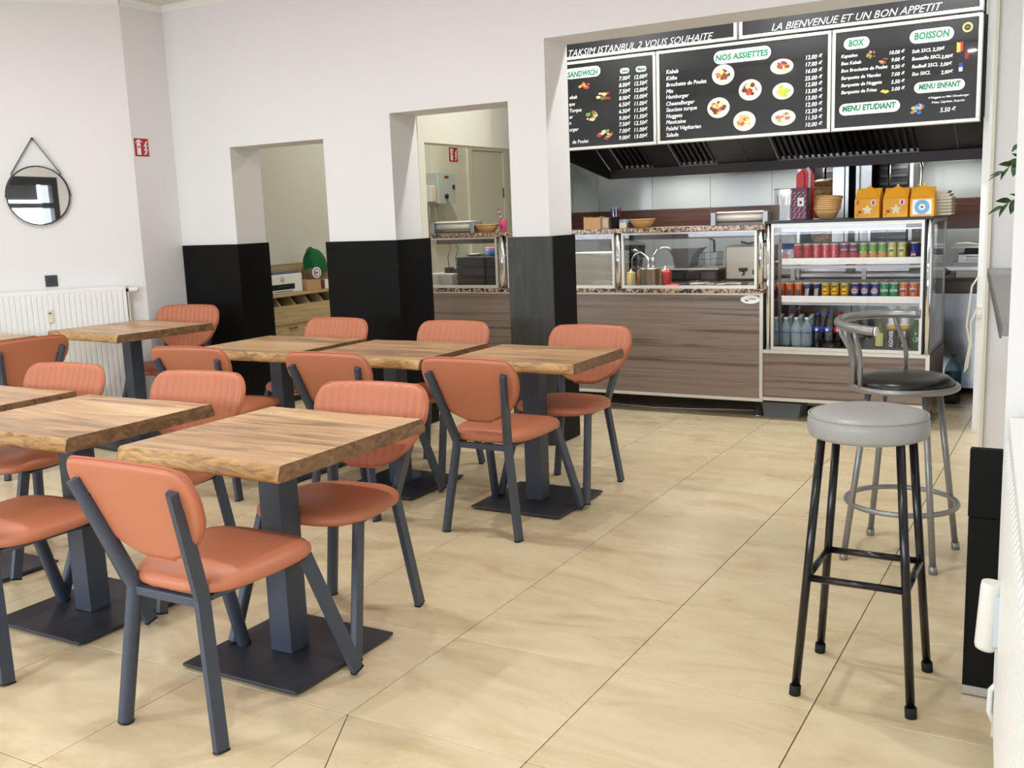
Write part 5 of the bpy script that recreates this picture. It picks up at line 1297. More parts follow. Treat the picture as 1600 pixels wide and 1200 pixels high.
PILLS= [(2, -1.3045, 2.3933, 0.1355, 0.0352), (2, -0.9882, 2.3739, 0.0339, 0.0176), (2, -0.8681, 2.3737, 0.0384, 0.0183), (3, -0.1727, 2.389, 0.1872, 0.0407), (4, 0.5359, 2.3831, 0.0751, 0.0336), (4, 0.9603, 2.3796, 0.121, 0.0379), (4, 1.0103, 2.0865, 0.1388, 0.0314), (4, 0.6171, 1.9955, 0.1778, 0.0348)]
FOODS= [(3, 'kebab', -0.2975, 2.2801, 0.0744, 0.0641), (3, 'mixed_grill', -0.1193, 2.1685, 0.0748, 0.0655), (3, 'kebab', -0.3296, 2.0743, 0.0752, 0.0649), (3, 'pasta', -0.1568, 1.9763, 0.0734, 0.0624), (3, 'meatball', 0.0833, 2.2925, 0.0722, 0.0467), (3, 'nugget', 0.0924, 2.1413, 0.0665, 0.0509), (3, 'salad', 0.0956, 1.9778, 0.0767, 0.0493), (2, 'burger', -1.2989, 2.3045, 0.0541, 0.0344), (2, 'sandwich', -1.1462, 2.2235, 0.0698, 0.0385), (2, 'wrap', -1.2405, 2.0928, 0.0588, 0.0433), (2, 'taco', -1.1375, 1.9622, 0.0798, 0.0411), (4, 'fries', 0.622, 2.3071, 0.0315, 0.0317), (4, 'tray', 0.6959, 2.2621, 0.0366, 0.0186), (4, 'nugget', 0.7043, 2.0857, 0.0312, 0.0187), (4, 'child_menu', 0.8981, 1.9592, 0.057, 0.0408), (4, 'can', 1.1152, 2.2962, 0.0164, 0.0286), (4, 'bottle', 1.1541, 2.2527, 0.0095, 0.0268), (4, 'blue_can', 1.1234, 2.1826, 0.0103, 0.0234), (4, 'emblem', 1.1534, 2.4018, 0.0281, 0.0294)]
YB = 4.45
BOARDS = [(-1.625, -0.206, 2.487, 2.672, 'black banner strip reading TAKSIM ISTANBUL 2 VOUS SOUHAITE above the menus'),
          (-0.190, 1.233, 2.487, 2.672, 'black banner strip reading LA BIENVENUE ET UN BON APPETIT above the menus'),
          (-1.625, -0.762, 1.868, 2.474, 'black menu board of sandwiches, left one, partly behind the white pier'),
          (-0.756, 0.388, 1.868, 2.474, 'black menu board headed NOS ASSIETTES, the wide one in the middle'),
          (0.394, 1.233, 1.868, 2.474, 'black menu board headed BOX and BOISSON, right one')]
FC = {'kebab': [(206, 190, 150), (92, 48, 30), (226, 190, 90), (120, 60, 36), (196, 96, 70)], 'mixed_grill': [(214, 196, 160), (100, 44, 28), (70, 36, 24), (232, 214, 150), (180, 60, 44)],
      'pasta': [(222, 190, 120), (206, 160, 80), (232, 206, 150), (190, 90, 60), (220, 176, 96)], 'meatball': [(120, 50, 34), (108, 44, 30), (190, 60, 40), (236, 236, 220), (214, 190, 80)],
      'nugget': [(226, 196, 60), (214, 180, 60), (150, 180, 70), (220, 200, 110), (210, 170, 50)], 'salad': [(222, 226, 190), (206, 70, 90), (150, 190, 80), (236, 236, 220), (196, 96, 110)],
      'burger': [(206, 160, 90), (150, 60, 40), (120, 160, 70), (220, 190, 120), (190, 50, 50)], 'sandwich': [(214, 180, 120), (160, 50, 40), (90, 110, 50), (226, 200, 150), (120, 40, 30)],
      'wrap': [(226, 206, 160), (150, 90, 50), (110, 150, 60), (214, 190, 140), (180, 60, 50)], 'taco': [(200, 160, 80), (130, 60, 40), (120, 160, 70), (220, 200, 160), (170, 60, 60)],
      'fries': [(190, 150, 90), (120, 80, 50), (230, 220, 200), (110, 120, 60), (150, 100, 60)], 'tray': [(150, 90, 60), (190, 140, 100), (120, 60, 40)], 'child_menu': [(60, 140, 200), (40, 110, 180), (220, 160, 90), (200, 120, 80), (90, 170, 220)]}
def free_text_fn(y): return lambda a_, b_: (a_, y, b_)
boards = []
for bi, (x0, x1, z0, z1, lab) in enumerate(BOARDS):
    t = thing('menu_board' if bi > 1 else 'banner_board', lab, 'sign', ((x0+x1)/2, YB, z0), 0, 'black menu boards over the counter')
    fw = 0.020
    for (p, q, r, s_) in ((x0, x1, z0, z0+fw), (x0, x1, z1-fw, z1), (x0, x0+fw, z0+fw, z1-fw), (x1-fw, x1, z0+fw, z1-fw)):
        pw(MB().box(p, q, YB-0.010, YB+0.05, r, s_, bev=0.003), 'frame_rail', M['alu'], t)
    pn = pw(MB().box(x0+fw, x1-fw, YB, YB+0.02, z0+fw, z1-fw), 'panel', M['board'], t)
    pw(MB().box(x0+0.004, x1-0.004, YB+0.0205, YB+0.10, z0+0.004, z1-0.004), 'case', M['alu_grey'], t)
    boards.append((t, pn))
    wm = MB(); sm_ = MB()
    for (b_i, kind, s, x, z, h, al, wd) in TEXTS:
        if b_i != bi: continue
        if kind == 's': put_text(sm_, s, x, z, h*1.0, free_text_fn(YB-0.0012), al, wd, bold=0.0, shear=0.35)
        elif kind == 'w': put_text(wm, s, x, z, h*0.98, free_text_fn(YB-0.0012), al, wd if wd else text_geo(s, 0.014, 0.18)[2]*h/CAP*0.93, bold=0.014, shear=0.18)
    if wm.v: pw(wm, 'lettering', M['print_white'], t, pn)['kind'] = 'stuff'
    if sm_.v: pw(sm_, 'lettering', M['silver_print'], t, pn)['kind'] = 'stuff'
    for (b_i, x, z, hw_, hh_) in PILLS:
        if b_i != bi: continue
        r = hh_; pts = [(x+(hw_-r)*s+r*math.cos(a_), z+r*math.sin(a_)) for s, a0 in ((1, -PI/2), (-1, PI/2)) for a_ in [a0+PI*k/8 for k in range(9)]]
        if bi == 2 and hw_ > 0.1: pts = [(max(px, -1.46), pz_) for px, pz_ in pts]
        pill = pw(MB().prism(pts, 'y', YB-0.0010, YB-0.0003), 'heading_pill', M['print_white'], t)
        inner = pw(MB().add([(px, YB-0.0011, pz_) for px, pz_ in [(x+(px-x)*0.985, z+(pz_-z)*0.94) for px, pz_ in pts]], [tuple(range(len(pts)))]), 'pill_edge', M['print_white'], t, pill)
        gm = MB()
        for (b2, kind, s, tx, tz, h, al, wd) in TEXTS:
            if b2 == bi and kind == 'g' and abs(tx+(wd or 0)/2-x) < 0.05 and abs(tz-z) < 0.06:
                put_text(gm, s, tx, tz, h, free_text_fn(YB-0.0016), al, wd, bold=0.05, shear=0.12)
        if gm.v: pw(gm, 'heading_lettering', M['print_green'], t, pill)['kind'] = 'stuff'
    for fi, (b_i, kind, x, z, rx, rz_) in enumerate(FOODS):
        if b_i != bi: continue
        rd = random.Random(fi*7+1); yy = YB-0.0008
        if kind in FC:
            mb = MB(); mats = [colour((232, 222, 198), 0.45)]+[colour(c, 0.5) for c in FC[kind]]
            plate = kind in ('kebab', 'mixed_grill', 'pasta', 'meatball', 'nugget', 'salad') and bi == 3
            if plate: mb.add([(a_, yy, b_) for a_, b_ in disc(x, z, rx, rz_, 28)], [tuple(range(28))], 0)
            n_ = 26 if plate else 12; k_ = 0.80 if plate else 1.0
            for q in range(n_):
                mi = 1+rd.randrange(len(FC[kind])); an = rd.uniform(0, 2*PI); rr_2 = (rd.random()**0.5)*0.70*k_; br = rd.uniform(0.16, 0.34)*k_
                cx_, cz_ = x+rx*rr_2*math.cos(an), z+rz_*rr_2*math.sin(an)
                pts = [(cx_+rx*br*rd.uniform(.7, 1.2)*math.cos(2*PI*j/7), cz_+rz_*br*rd.uniform(.7, 1.2)*math.sin(2*PI*j/7)) for j in range(7)]
                mb.add([(a_, yy-0.00002*(q+1), b_) for a_, b_ in pts], [tuple(range(7))], mi)
            o = pw(mb, 'food_picture', mats, t); o['kind'] = 'stuff'
        elif kind == 'can':
            pw(MB().prism([(x-rx, z-rz_), (x+rx*0.2, z-rz_), (x+rx*0.2, z+rz_*0.8), (x-rx, z+rz_)], 'y', YB-0.0014, YB-0.0006), 'can_picture', colour((214, 170, 60)), t)
            pw(MB().prism([(x+rx*0.2, z-rz_*0.9), (x+rx, z-rz_*0.8), (x+rx, z+rz_), (x+rx*0.2, z+rz_)], 'y', YB-0.0014, YB-0.0006), 'can_picture', colour((196, 40, 44)), t)
        elif kind == 'bottle':
            pw(MB().prism([(x-rx, z-rz_), (x+rx, z-rz_), (x+rx, z+rz_*0.2), (x+rx*0.3, z+rz_*0.5), (x+rx*0.3, z+rz_), (x-rx*0.3, z+rz_), (x-rx*0.3, z+rz_*0.5), (x-rx, z+rz_*0.2)], 'y', YB-0.0014, YB-0.0006), 'bottle_picture', colour((140, 30, 34)), t)
        elif kind == 'blue_can':
            pw(MB().prism([(x-rx, z-rz_), (x+rx, z-rz_), (x+rx, z), (x-rx, z)], 'y', YB-0.0014, YB-0.0006), 'can_picture', colour((190, 196, 210)), t)
            pw(MB().prism([(x-rx, z), (x+rx, z), (x+rx, z+rz_), (x-rx, z+rz_)], 'y', YB-0.0014, YB-0.0006), 'can_picture', colour((40, 60, 140)), t)
        else:
            n_ = 28; vs = [(x+r*math.cos(2*PI*k/n_), yy, z+r*math.sin(2*PI*k/n_)) for r in (rx, rx*0.62) for k in range(n_)]
            em = pw(MB().add(vs, [(k, (k+1) % n_, n_+(k+1) % n_, n_+k) for k in range(n_)]), 'gold_emblem', colour((190, 168, 110)), t)
            pw(MB().prism(disc(x, z, rx*0.3, rx*0.25, 10), 'y', yy-0.0006, yy), 'emblem_centre', colour((120, 100, 60)), t, em)

# ================================================================== EXTRACTOR HOOD
hd = thing('extractor_hood', 'long dark extractor hood with slatted filters behind and below the menu boards', 'hood', (-0.25, 5.8, 1.70))
hx0, hx1, yl, zl0, zl1 = -1.72, 1.235, 5.80, 1.700, 1.772
sl = 0.56
def fp(y, off=0.0): return zl1+(yl-y)*sl+off
pw(MB().box(hx0, hx1, yl, yl+0.03, zl0, zl1), 'front_lip', M['hood'], hd)
pw(MB().box(hx0, hx1, yl+0.031, YK-0.012, zl0+0.056, zl0+0.068), 'bottom_sheet', M['hood'], hd)
pw(MB().box(hx0+0.01, hx1, yl-0.001, yl+0.02, zl1+0.0005, zl1+0.014), 'drip_edge', M['steel_dark'], hd)
yt = 4.60
segs = [(hx0+0.012, -1.60, 0), (-1.60, -1.32, 1), (-1.32, -1.10, 0), (-1.10, -0.78, 1), (-0.78, -0.52, 0), (-0.52, -0.30, 0), (-0.30, 0.15, 1), (0.15, 0.72, 1), (0.72, 0.98, 0), (0.98, hx1, 0)]
for (a_, b_, kd) in segs:
    if kd == 0:
        pw(MB().prism([(yl-0.002, fp(yl-0.002)), (yt, fp(yt)), (yt, fp(yt)+0.01), (yl-0.002, fp(yl-0.002)+0.01)], 'x', a_+0.002, b_-0.002), 'blank_panel', M['hood'], hd)
    else:
        gf = pw(MB().prism([(yl-0.002, fp(yl-0.002)+0.03), (yt, fp(yt)+0.03), (yt, fp(yt)+0.04), (yl-0.002, fp(yl-0.002)+0.04)], 'x', a_+0.002, b_-0.002), 'grease_filter', M['hood_slat'], hd)
        n_ = int((b_-a_)/0.045); st_ = (b_-a_)/n_
        for k in range(n_):
            x = a_+st_*(k+0.3)
            pw(MB().prism([(yl-0.01, fp(yl-0.01)), (yt, fp(yt)), (yt, fp(yt)+0.028), (yl-0.01, fp(yl-0.01)+0.028)], 'x', x, x+st_*0.42), 'filter_slat', M['hood'], hd, gf)
pw(MB().prism([(yl, zl0), (yl, fp(yl)), (yt, fp(yt)+0.04), (yt, 1.90)], 'x', hx0-0.012, hx0), 'end_panel', M['hood'], hd)
pw(MB().prism([(yl, zl0), (yl, fp(yl)), (yt, fp(yt)+0.04), (yt, 1.90)], 'x', hx1+0.0005, hx1+0.012), 'end_panel', M['hood'], hd)
pw(MB().box(hx0, hx1, yt-0.02, yt-0.001, 1.93, 2.66), 'front_sheet', M['hood'], hd)

for k, x in enumerate((-1.25, -0.25, 0.75)):  # unseen lamps added behind the lip to brighten back wall and worktop
    t = thing('added_hood_lamp', 'added fill lamp hidden under the extractor hood, %s of three behind its lip' % ('left', 'middle', 'right')[k], 'lamp', (x, 6.20, 1.755), 0, 'added fill lamps under the hood')
    MB().box(-0.26, 0.26, -0.03, 0.03, -0.014, 0.0, bev=0.002).build('lamp_housing', M['steel'], t)
    area('hood_fill_light', (x, 6.20, 1.738), (0, 0, 0), 0.5, 0.05, 4.5, (1.0, 0.97, 0.92))

# ================================================================== KITCHEN BACK LINE
wt = thing('back_worktop', 'steel worktop on dark cabinets along the kitchen back wall under the hood', 'worktop', (-0.6, 6.1, 0))
pw(MB().box(-2.13, 0.88, 5.76, 6.48, 0.10, 0.876), 'cabinet', M['steel_dark'], wt)
pw(MB().box(-2.13, 0.88, 5.72, 6.485, 0.8765, 0.905, bev=0.004), 'top', M['steel'], wt)
for k in range(5):
    x = -2.12+k*0.6
    d_ = pw(MB().box(x+0.004, x+0.596, 5.745, 5.7595, 0.12, 0.86), 'door', M['steel'], wt)
    pw(MB().tube([(x+0.1, 5.735, 0.80), (x+0.5, 5.735, 0.80)], 0.007, 8), 'handle', M['chrome'], wt, d_)
def grill(x0, x1, label, meat):
    t = thing('doner_grill', label, 'grill', ((x0+x1)/2, 6.1, 0.905)); h = (x1-x0)/2; H = 0.865
    MB().box(-h, h, -0.22, 0.26, 0.0005, 0.09, bev=0.006).build('base', M['steel'], t)
    MB().box(-h, h, 0.235, 0.255, 0.0905, H).build('back_sheet', M['hood_slat'], t)
    for s in (-1, 1): MB().box(s*h-0.012 if s > 0 else -h, h if s > 0 else -h+0.012, -0.20, 0.234, 0.0905, H-0.001).build('side_sheet', M['steel_dark'], t)
    for s in (-1, 1): MB().box(s*h-0.018 if s > 0 else -h-0.006, h+0.006 if s > 0 else -h+0.018, -0.224, -0.2005, 0.0905, H).build('front_post', M['steel'], t)
    MB().box(-h-0.006, h+0.006, -0.226, 0.255, H+0.0005, H+0.026).build('top_bar', M['steel'], t)
    for k in range(3):
        z = 0.14+k*0.24
        b_ = MB().box(-h*0.55, h*0.55, 0.195, 0.233, z, z+0.20).build('burner', M['black'], t)
        for q in range(3): MB().box(-h*0.5, h*0.5, 0.188, 0.1945, z+0.03+q*0.06, z+0.05+q*0.06).build('burner_bar', M['steel_dark'], t, ).parent = b_
    sx = -0.03 if meat else 0.0
    MB().tube([(sx, -0.02, 0.09), (sx, -0.02, 0.985)], 0.009, 10).build('spit_rod', M['chrome'], t)
    MB().tube([(sx, -0.02, 0.93), (sx, -0.02, 0.945)], 0.026, 14).build('spit_collar', M['steel'], t)
    MB().tube([(sx, -0.02, 0.985), (sx, -0.02, 1.01)], 0.016, 12).build('spit_knob', M['steel'], t)
    MB().tube([(sx-0.05, -0.02, 0.935), (sx+0.05, -0.02, 0.935)], 0.008, 8).build('spit_arm', M['steel'], t)
    if meat:
        mb = MB(); n_, m_ = 26, 26; rd = random.Random(5)
        for i in range(m_+1):
            q = i/m_; r0 = 0.085+0.045*q if q < 0.85 else 0.085+0.045*0.85
            if q > 0.93: r0 *= math.sqrt(max(0.0, 1-((q-0.93)/0.075)**2))
            for k in range(n_):
                a_ = 2*PI*k/n_; r = r0*(1+0.05*math.sin(3*a_+9*q)+0.05*rd.uniform(-1, 1)+0.03*math.sin(34*q+2*a_))
                mb.v.append((sx+r*math.cos(a_), -0.02+r*math.sin(a_), 0.15+0.565*q))
        for i in range(m_):
            for k in range(n_):
                k2 = (k+1) % n_; mb.f.append((i*n_+k, i*n_+k2, (i+1)*n_+k2, (i+1)*n_+k)); mb.m.append(0); mb.sm.append(True)
        mb.f.append(tuple(range(n_-1, -1, -1))); mb.m.append(0); mb.sm.append(False); mb.f.append(tuple(range(m_*n_, m_*n_+n_))); mb.m.append(0); mb.sm.append(False)
        m, nt, b = new_mat('roasted_meat')
        v = coords(nt, (6, 6, 18)); nn = nt.nodes.new('ShaderNodeTexNoise'); nn.inputs['Scale'].default_value = 2.2; nn.inputs['Detail'].default_value = 6
        nt.links.new(v, nn.inputs['Vector'])
        nt.links.new(ramp(nt, nn.outputs['Fac'], [(0.3, (120, 66, 34)), (0.45, (186, 122, 70)), (0.58, (222, 172, 116)), (0.75, (236, 196, 146))]), b.inputs['Base Color'])
        b.inputs['Roughness'].default_value = 0.5
        mb.build('meat_cone', m, t)
        MB().lathe([(0.11, 0.10), (0.11, 0.115), (0.0, 0.116)], 22, (sx, -0.02, 0)).build('drip_disc', M['steel'], t)
        MB().box(0.06, 0.145, -0.16, -0.13, 0.10, 0.80).build('heat_shield', M['steel'], t)
    else:
        MB().box(-h+0.02, -h+0.10, -0.19, -0.17, 0.10, H-0.06).build('heat_shield', M['steel'], t)
    return t
grill(-0.160, 0.210, 'doner grill with a browned meat cone on its spit, behind the drinks fridge', True)
g2_ = grill(0.275, 0.668, 'empty doner grill with a bare spit behind the orange meal boxes', False)
MB().tube([(0.205, -0.21, 0.30), (0.250, -0.215, 0.32), (0.258, -0.215, 0.76), (0.24, -0.21, 0.83), (0.212, -0.21, 0.84)], 0.013, 10).build('loop_handle', M['chrome'], g2_)
MB().box(0.222, 0.256, -0.235, -0.205, 0.58, 0.62).build('handle_clamp', M['black'], g2_)
ptb = thing('prep_table', 'steel prep table between counter and kitchen back line', 'table', (-0.95, 5.42, 0))
pw(MB().box(-1.95, -0.12, 5.22, 5.60, 0.855, 0.880, bev=0.003), 'top', M['steel'], ptb)
pw(MB().box(-1.92, -0.15, 5.24, 5.58, 0.30, 0.32), 'lower_shelf', M['steel'], ptb)
for x in (-1.92, -0.15):
    for y in (5.25, 5.57): pw(MB().tube([(x, y, 0), (x, y, 0.855)], 0.016, 10), 'leg', M['steel'], ptb)
fy = thing('deep_fryer', 'steel fryer with black tap and switch seen through the right glass window', 'fryer', (-0.40, 5.40, 0.881))
MB().box(-0.155, 0.18, -0.14, 0.14, 0.0, 0.010).build('foot_plate', M['black'], fy)
MB().box(-0.150, 0.18, -0.135, 0.14, 0.0105, 0.265, bev=0.012).build('body', plain('warm_steel', (176, 170, 152), 0.35, 0.8, noise=0.1, nscale=6), fy)
MB().box(-0.04, 0.02, -0.155, -0.1355, 0.075, 0.10).build('tap', M['black_plastic'], fy)
MB().tube([(-0.01, -0.15, 0.078), (-0.01, -0.155, 0.045)], 0.008, 8).build('tap_spout', M['chrome'], fy)
MB().box(0.06, 0.09, -0.142, -0.1355, 0.05, 0.085).build('green_switch', colour((24, 74, 50)), fy)
MB().tube([(0.12, -0.136, 0.065), (0.12, -0.150, 0.065)], 0.014, 14).build('knob', M['black_plastic'], fy)
MB().tube([(-0.05, -0.06, 0.29), (0.0, -0.05, 0.275), (0.06, -0.03, 0.285), (0.13, -0.02, 0.29)], 0.008, 8).build('basket_handle', M['black_plastic'], fy)
hp_ = thing('steel_hopper', 'dark tapered steel container seen through the glass behind the sauce bottles', 'container', (-0.905, 5.40, 0.984))
hp_.scale = (0.70, 0.9, 0.60)
MB().prism([(-0.09, 0.0), (0.09, 0.0), (0.11, 0.14), (0.185, 0.235), (-0.165, 0.235), (-0.11, 0.14)], 'y', -0.10, 0.10).build('body', M['steel_dark'], hp_)
MB().box(-0.175, 0.195, -0.108, 0.108, 0.2355, 0.246).build('rim', M['steel_dark'], hp_)
bm_ = thing('bain_marie', 'low steel bain-marie with a pale front edge under the dark steel container', 'bain-marie', (-0.86, 5.40, 0.881))
MB().box(-0.26, 0.26, -0.16, 0.16, 0.0, 0.088).build('body', M['black'], bm_)
MB().box(-0.27, 0.27, -0.17, 0.17, 0.0885, 0.102, bev=0.003).build('top_frame', M['alu'], bm_)
for k in range(4): MB().box(-0.24+0.125*k, -0.135+0.125*k, -0.163, -0.1605, 0.02, 0.07).build('vent', M['steel_dark'], bm_)
wb = thing('wire_basket', 'black wire frying basket with upright black handle, seen through the glass', 'basket', (-0.70, 5.38, 0.984))
wb.scale = (0.85, 0.85, 0.75)
for k in range(5): MB().tube([(-0.08, -0.08+0.04*k, 0.012), (-0.09, -0.08+0.04*k, 0.15)], 0.003, 6).build('wire', M['black'], wb); MB().tube([(0.08, -0.08+0.04*k, 0.012), (0.09, -0.08+0.04*k, 0.15)], 0.003, 6).build('wire', M['black'], wb)
for z in (0.012, 0.08, 0.15): MB().tube([(-0.085, -0.08, z), (0.085, -0.08, z), (0.085, 0.08, z), (-0.085, 0.08, z)], 0.004, 6, closed=True).build('wire_ring', M['black'], wb)
MB().tube([(0.06, -0.08, 0.15), (0.062, -0.09, 0.27), (0.02, -0.1, 0.295), (-0.03, -0.1, 0.315)], 0.010, 8).build('handle', M['black_plastic'], wb)

# ---- right corner of the kitchen: steel cabinet and what stands on it
sb = thing('steel_cabinet', 'tall brushed steel under-counter refrigerator with a dark top at the right of the kitchen', 'cabinet', (1.07, 5.88, 0))
pw(MB().box(0.905, 1.250, 5.87, 6.40, 0.045, 0.755), 'body', M['steel_dark'], sb)
pw(MB().box(0.915, 1.246, 5.850, 5.869, 0.050, 0.750, bev=0.003), 'door', plain('bright_steel', (214, 220, 228), 0.22, 0.85, noise=0.08, nscale=4), sb)
pw(MB().box(0.890, 1.255, 5.84, 6.42, 0.7555, 0.835), 'top_drawer', M['steel_dark'], sb)
pw(MB().box(0.885, 1.257, 5.83, 6.44, 0.8355, 0.858, bev=0.003), 'top', M['wenge'], sb)
for x in (0.93, 1.22): pw(MB().lathe([(0.018, 0.0), (0.018, 0.045)], 10, (x, 6.2, 0)), 'foot', M['black'], sb)
pw(MB().tube([(0.912, 5.845, 0.60), (0.905, 5.838, 0.56), (0.912, 5.845, 0.52)], 0.007, 8), 'door_catch', M['black'], sb)
wbx = thing('white_carton', 'flat white carton on the dark top of the steel cabinet', 'box', (1.105, 5.95, 0.859))
MB().box(-0.115, 0.13, -0.09, 0.10, 0.0, 0.050, bev=0.003).build('carton_body', M['white_plastic'], wbx)
MB().box(-0.118, 0.13, -0.094, 0.10, 0.0505, 0.056).build('carton_lid', M['white_plastic'], wbx)
ty = thing('oval_tray', 'steel tray holding white paper on the flat white carton', 'tray', (1.095, 5.95, 0.916))
MB().prism([(-0.185, 0.026), (-0.15, 0.0), (0.14, 0.0), (0.155, 0.026)], 'y', -0.09, 0.09).build('tray_body', M['steel'], ty)
MB().prism([(-0.13, 0.0265), (0.15, 0.0265), (0.15, 0.058), (-0.10, 0.058), (-0.12, 0.048)], 'y', -0.075, 0.08).build('paper', M['print_white'], ty)
tg = thing('contact_grill', 'steel contact grill with three slots behind the oval tray', 'grill', (1.10, 6.22, 0.859))
MB().box(-0.13, 0.145, -0.13, 0.12, 0.0, 0.165, bev=0.006).build('body', M['steel'], tg)
for k in range(3): MB().box(-0.07, 0.03, -0.137, -0.1305, 0.095+k*0.021, 0.105+k*0.021, bev=0.002).build('slot', M['chrome'], tg)
MB().prism([(-0.09, 0.166), (0.145, 0.166), (0.145, 0.205), (-0.08, 0.205)], 'y', -0.12, 0.10).build('lid', M['black'], tg)
MB().lathe([(0.0, 0.0), (0.022, 0.006), (0.026, 0.026), (0.014, 0.046), (0.0, 0.05)], 16, (-0.155, -0.1, 0.066)).build('white_knob', M['white_plastic'], tg)
pp = thing('paper_tray', 'flat steel tray with crumpled papers on top of the contact grill', 'tray', (1.10, 6.20, 1.066))
MB().prism([(-0.20, 0.014), (-0.18, 0.0), (0.14, 0.0), (0.15, 0.014)], 'y', -0.12, 0.12).build('tray', M['steel'], pp)
MB().prism([(-0.17, 0.0145), (0.14, 0.0145), (0.12, 0.030), (-0.02, 0.026), (-0.08, 0.036), (-0.15, 0.032)], 'y', -0.10, 0.10).build('papers', M['print_white'], pp)
wbt = thing('water_bottle', 'large plastic water bottle with blue label standing on the floor by the steel cabinet', 'bottle', (1.030, 5.50, 0))
MB().lathe([(0.050, 0.0), (0.056, 0.01), (0.056, 0.12), (0.052, 0.13), (0.056, 0.14), (0.056, 0.235), (0.050, 0.262), (0.018, 0.325), (0.017, 0.345)], 24).build('bottle_body', pane_mat('smoky_plastic', (0.42, 0.52, 0.56), 1.4, 0.1), wbt)
MB().lathe([(0.0565, 0.155), (0.0565, 0.222)], 24).build('label_band', colour((52, 96, 122)), wbt)
MB().lathe([(0.020, 0.338), (0.020, 0.356), (0.0, 0.357)], 14).build('cap', colour((70, 80, 84)), wbt)
o = MB().tube([(1.250, 4.585, 0.96), (1.215, 4.583, 0.90), (1.203, 4.58, 0.76), (1.194, 4.58, 0.66), (1.215, 4.58, 0.55), (1.196, 4.58, 0.42), (1.190, 4.58, 0.37), (1.206, 4.58, 0.40), (1.222, 4.58, 0.55), (1.216, 4.582, 0.68), (1.248, 4.590, 0.76)], 0.0055, 8).build('white_cable', M['cream_plastic'])
tag(o, 'white looped electric cable hanging beside the white door trim', 'cable')
ad_ = thing('cable_socket', 'cream plastic socket holding the looped cable on the white door trim', 'socket', (1.258, 4.597, 0.74))
MB().box(-0.012, 0.022, -0.022, 0.002, -0.035, 0.035, bev=0.004).build('housing', M['cream_plastic'], ad_)
MB().box(-0.006, 0.016, -0.0245, -0.0222, -0.015, 0.015, bev=0.001).build('socket_face', M['white_plastic'], ad_)

# ================================================================== CORRIDOR
ec = thing('electric_cabinet', 'grey steel electric cabinet on the corridor wall below a fire sign', 'cabinet', (-3.60, 5.91, 1.70))
MB().box(0.0005, 0.165, -0.160, 0.125, -0.135, 0.145, bev=0.003).build('cabinet_body', plain('pale_grey_steel', (176, 180, 172), 0.45), ec)
MB().box(0.1655, 0.182, -0.165, 0.130, -0.138, 0.148, bev=0.003).build('cabinet_door', plain('pale_grey_door', (192, 198, 194), 0.4), ec)
MB().box(0.1825, 0.184, -0.06, 0.01, 0.095, 0.118).build('red_label', colour((150, 50, 44)), ec)
MB().box(0.1825, 0.190, 0.072, 0.100, 0.0, 0.036).build('door_latch', M['black_plastic'], ec)
MB().tube([(0.1825, -0.045, -0.070), (0.20, -0.045, -0.070)], 0.022, 16).build('rotary_switch', M['black_plastic'], ec)
mt_ = MB().box(0.03, 0.15, -0.235, -0.1605, -0.120, 0.030, bev=0.008).build('meter', M['cream_plastic'], ec)
MB().box(0.045, 0.085, -0.2375, -0.2352, -0.055, 0.010).build('meter_window', M['black_plastic'], ec).parent = mt_
for pts in ([(0.08, -0.18, -0.12), (0.08, -0.18, -0.24), (0.06, -0.13, -0.30)], [(0.09, -0.10, -0.135), (0.09, -0.09, -0.22), (0.08, -0.05, -0.28), (0.06, -0.06, -0.34), (0.05, -0.13, -0.37)], [(0.10, -0.06, -0.135), (0.10, -0.05, -0.205), (0.09, 0.0, -0.235), (0.08, 0.05, -0.27)]):
    MB().tube(pts, 0.009, 8).build('conduit', M['alu'], ec)
fire_sign((-3.60, 6.30, 2.035), 0.0, 0.17, 0.145, 'red fire extinguisher sign in the corridor beside the cream door, seen through the middle opening')
dr = thing('corridor_door', 'plain cream door in the corridor seen through the middle opening', 'door', (-3.60, 6.92, 0))
MB().box(0.0005, 0.012, -0.298, 0.30, 0.005, 2.083, bev=0.002).build('door_leaf', plain('cream_door', (228, 225, 206), 0.5), dr)
for (p, q, r, s_) in ((-0.39, -0.306, 0.0, 2.17), (0.306, 0.39, 0.0, 2.17), (-0.306, 0.306, 2.092, 2.17)):
    MB().box(0.0005, 0.026, p, q, r, s_, bev=0.003).build('door_frame', M['wall_cream'], dr)
MB().tube([(0.016, 0.302, 1.62), (0.016, 0.302, 1.72)], 0.007, 8).build('hinge', M['steel_dark'], dr)
MB().tube([(0.012, -0.25, 1.05), (0.05, -0.25, 1.05), (0.05, -0.15, 1.05)], 0.008, 8).build('handle', M['steel'], dr)
ls = thing('light_switch', 'white double light switch beside the cream corridor door', 'switch', (-3.60, 7.40, 1.75))
MB().box(0.0005, 0.012, -0.05, 0.05, -0.05, 0.05, bev=0.003).build('plate', M['white_plastic'], ls)
for s in (-1, 1): MB().box(0.0122, 0.016, 0.022*s-0.016, 0.022*s+0.016, -0.03, 0.03, bev=0.001).build('rocker', M['white_gloss'], ls)

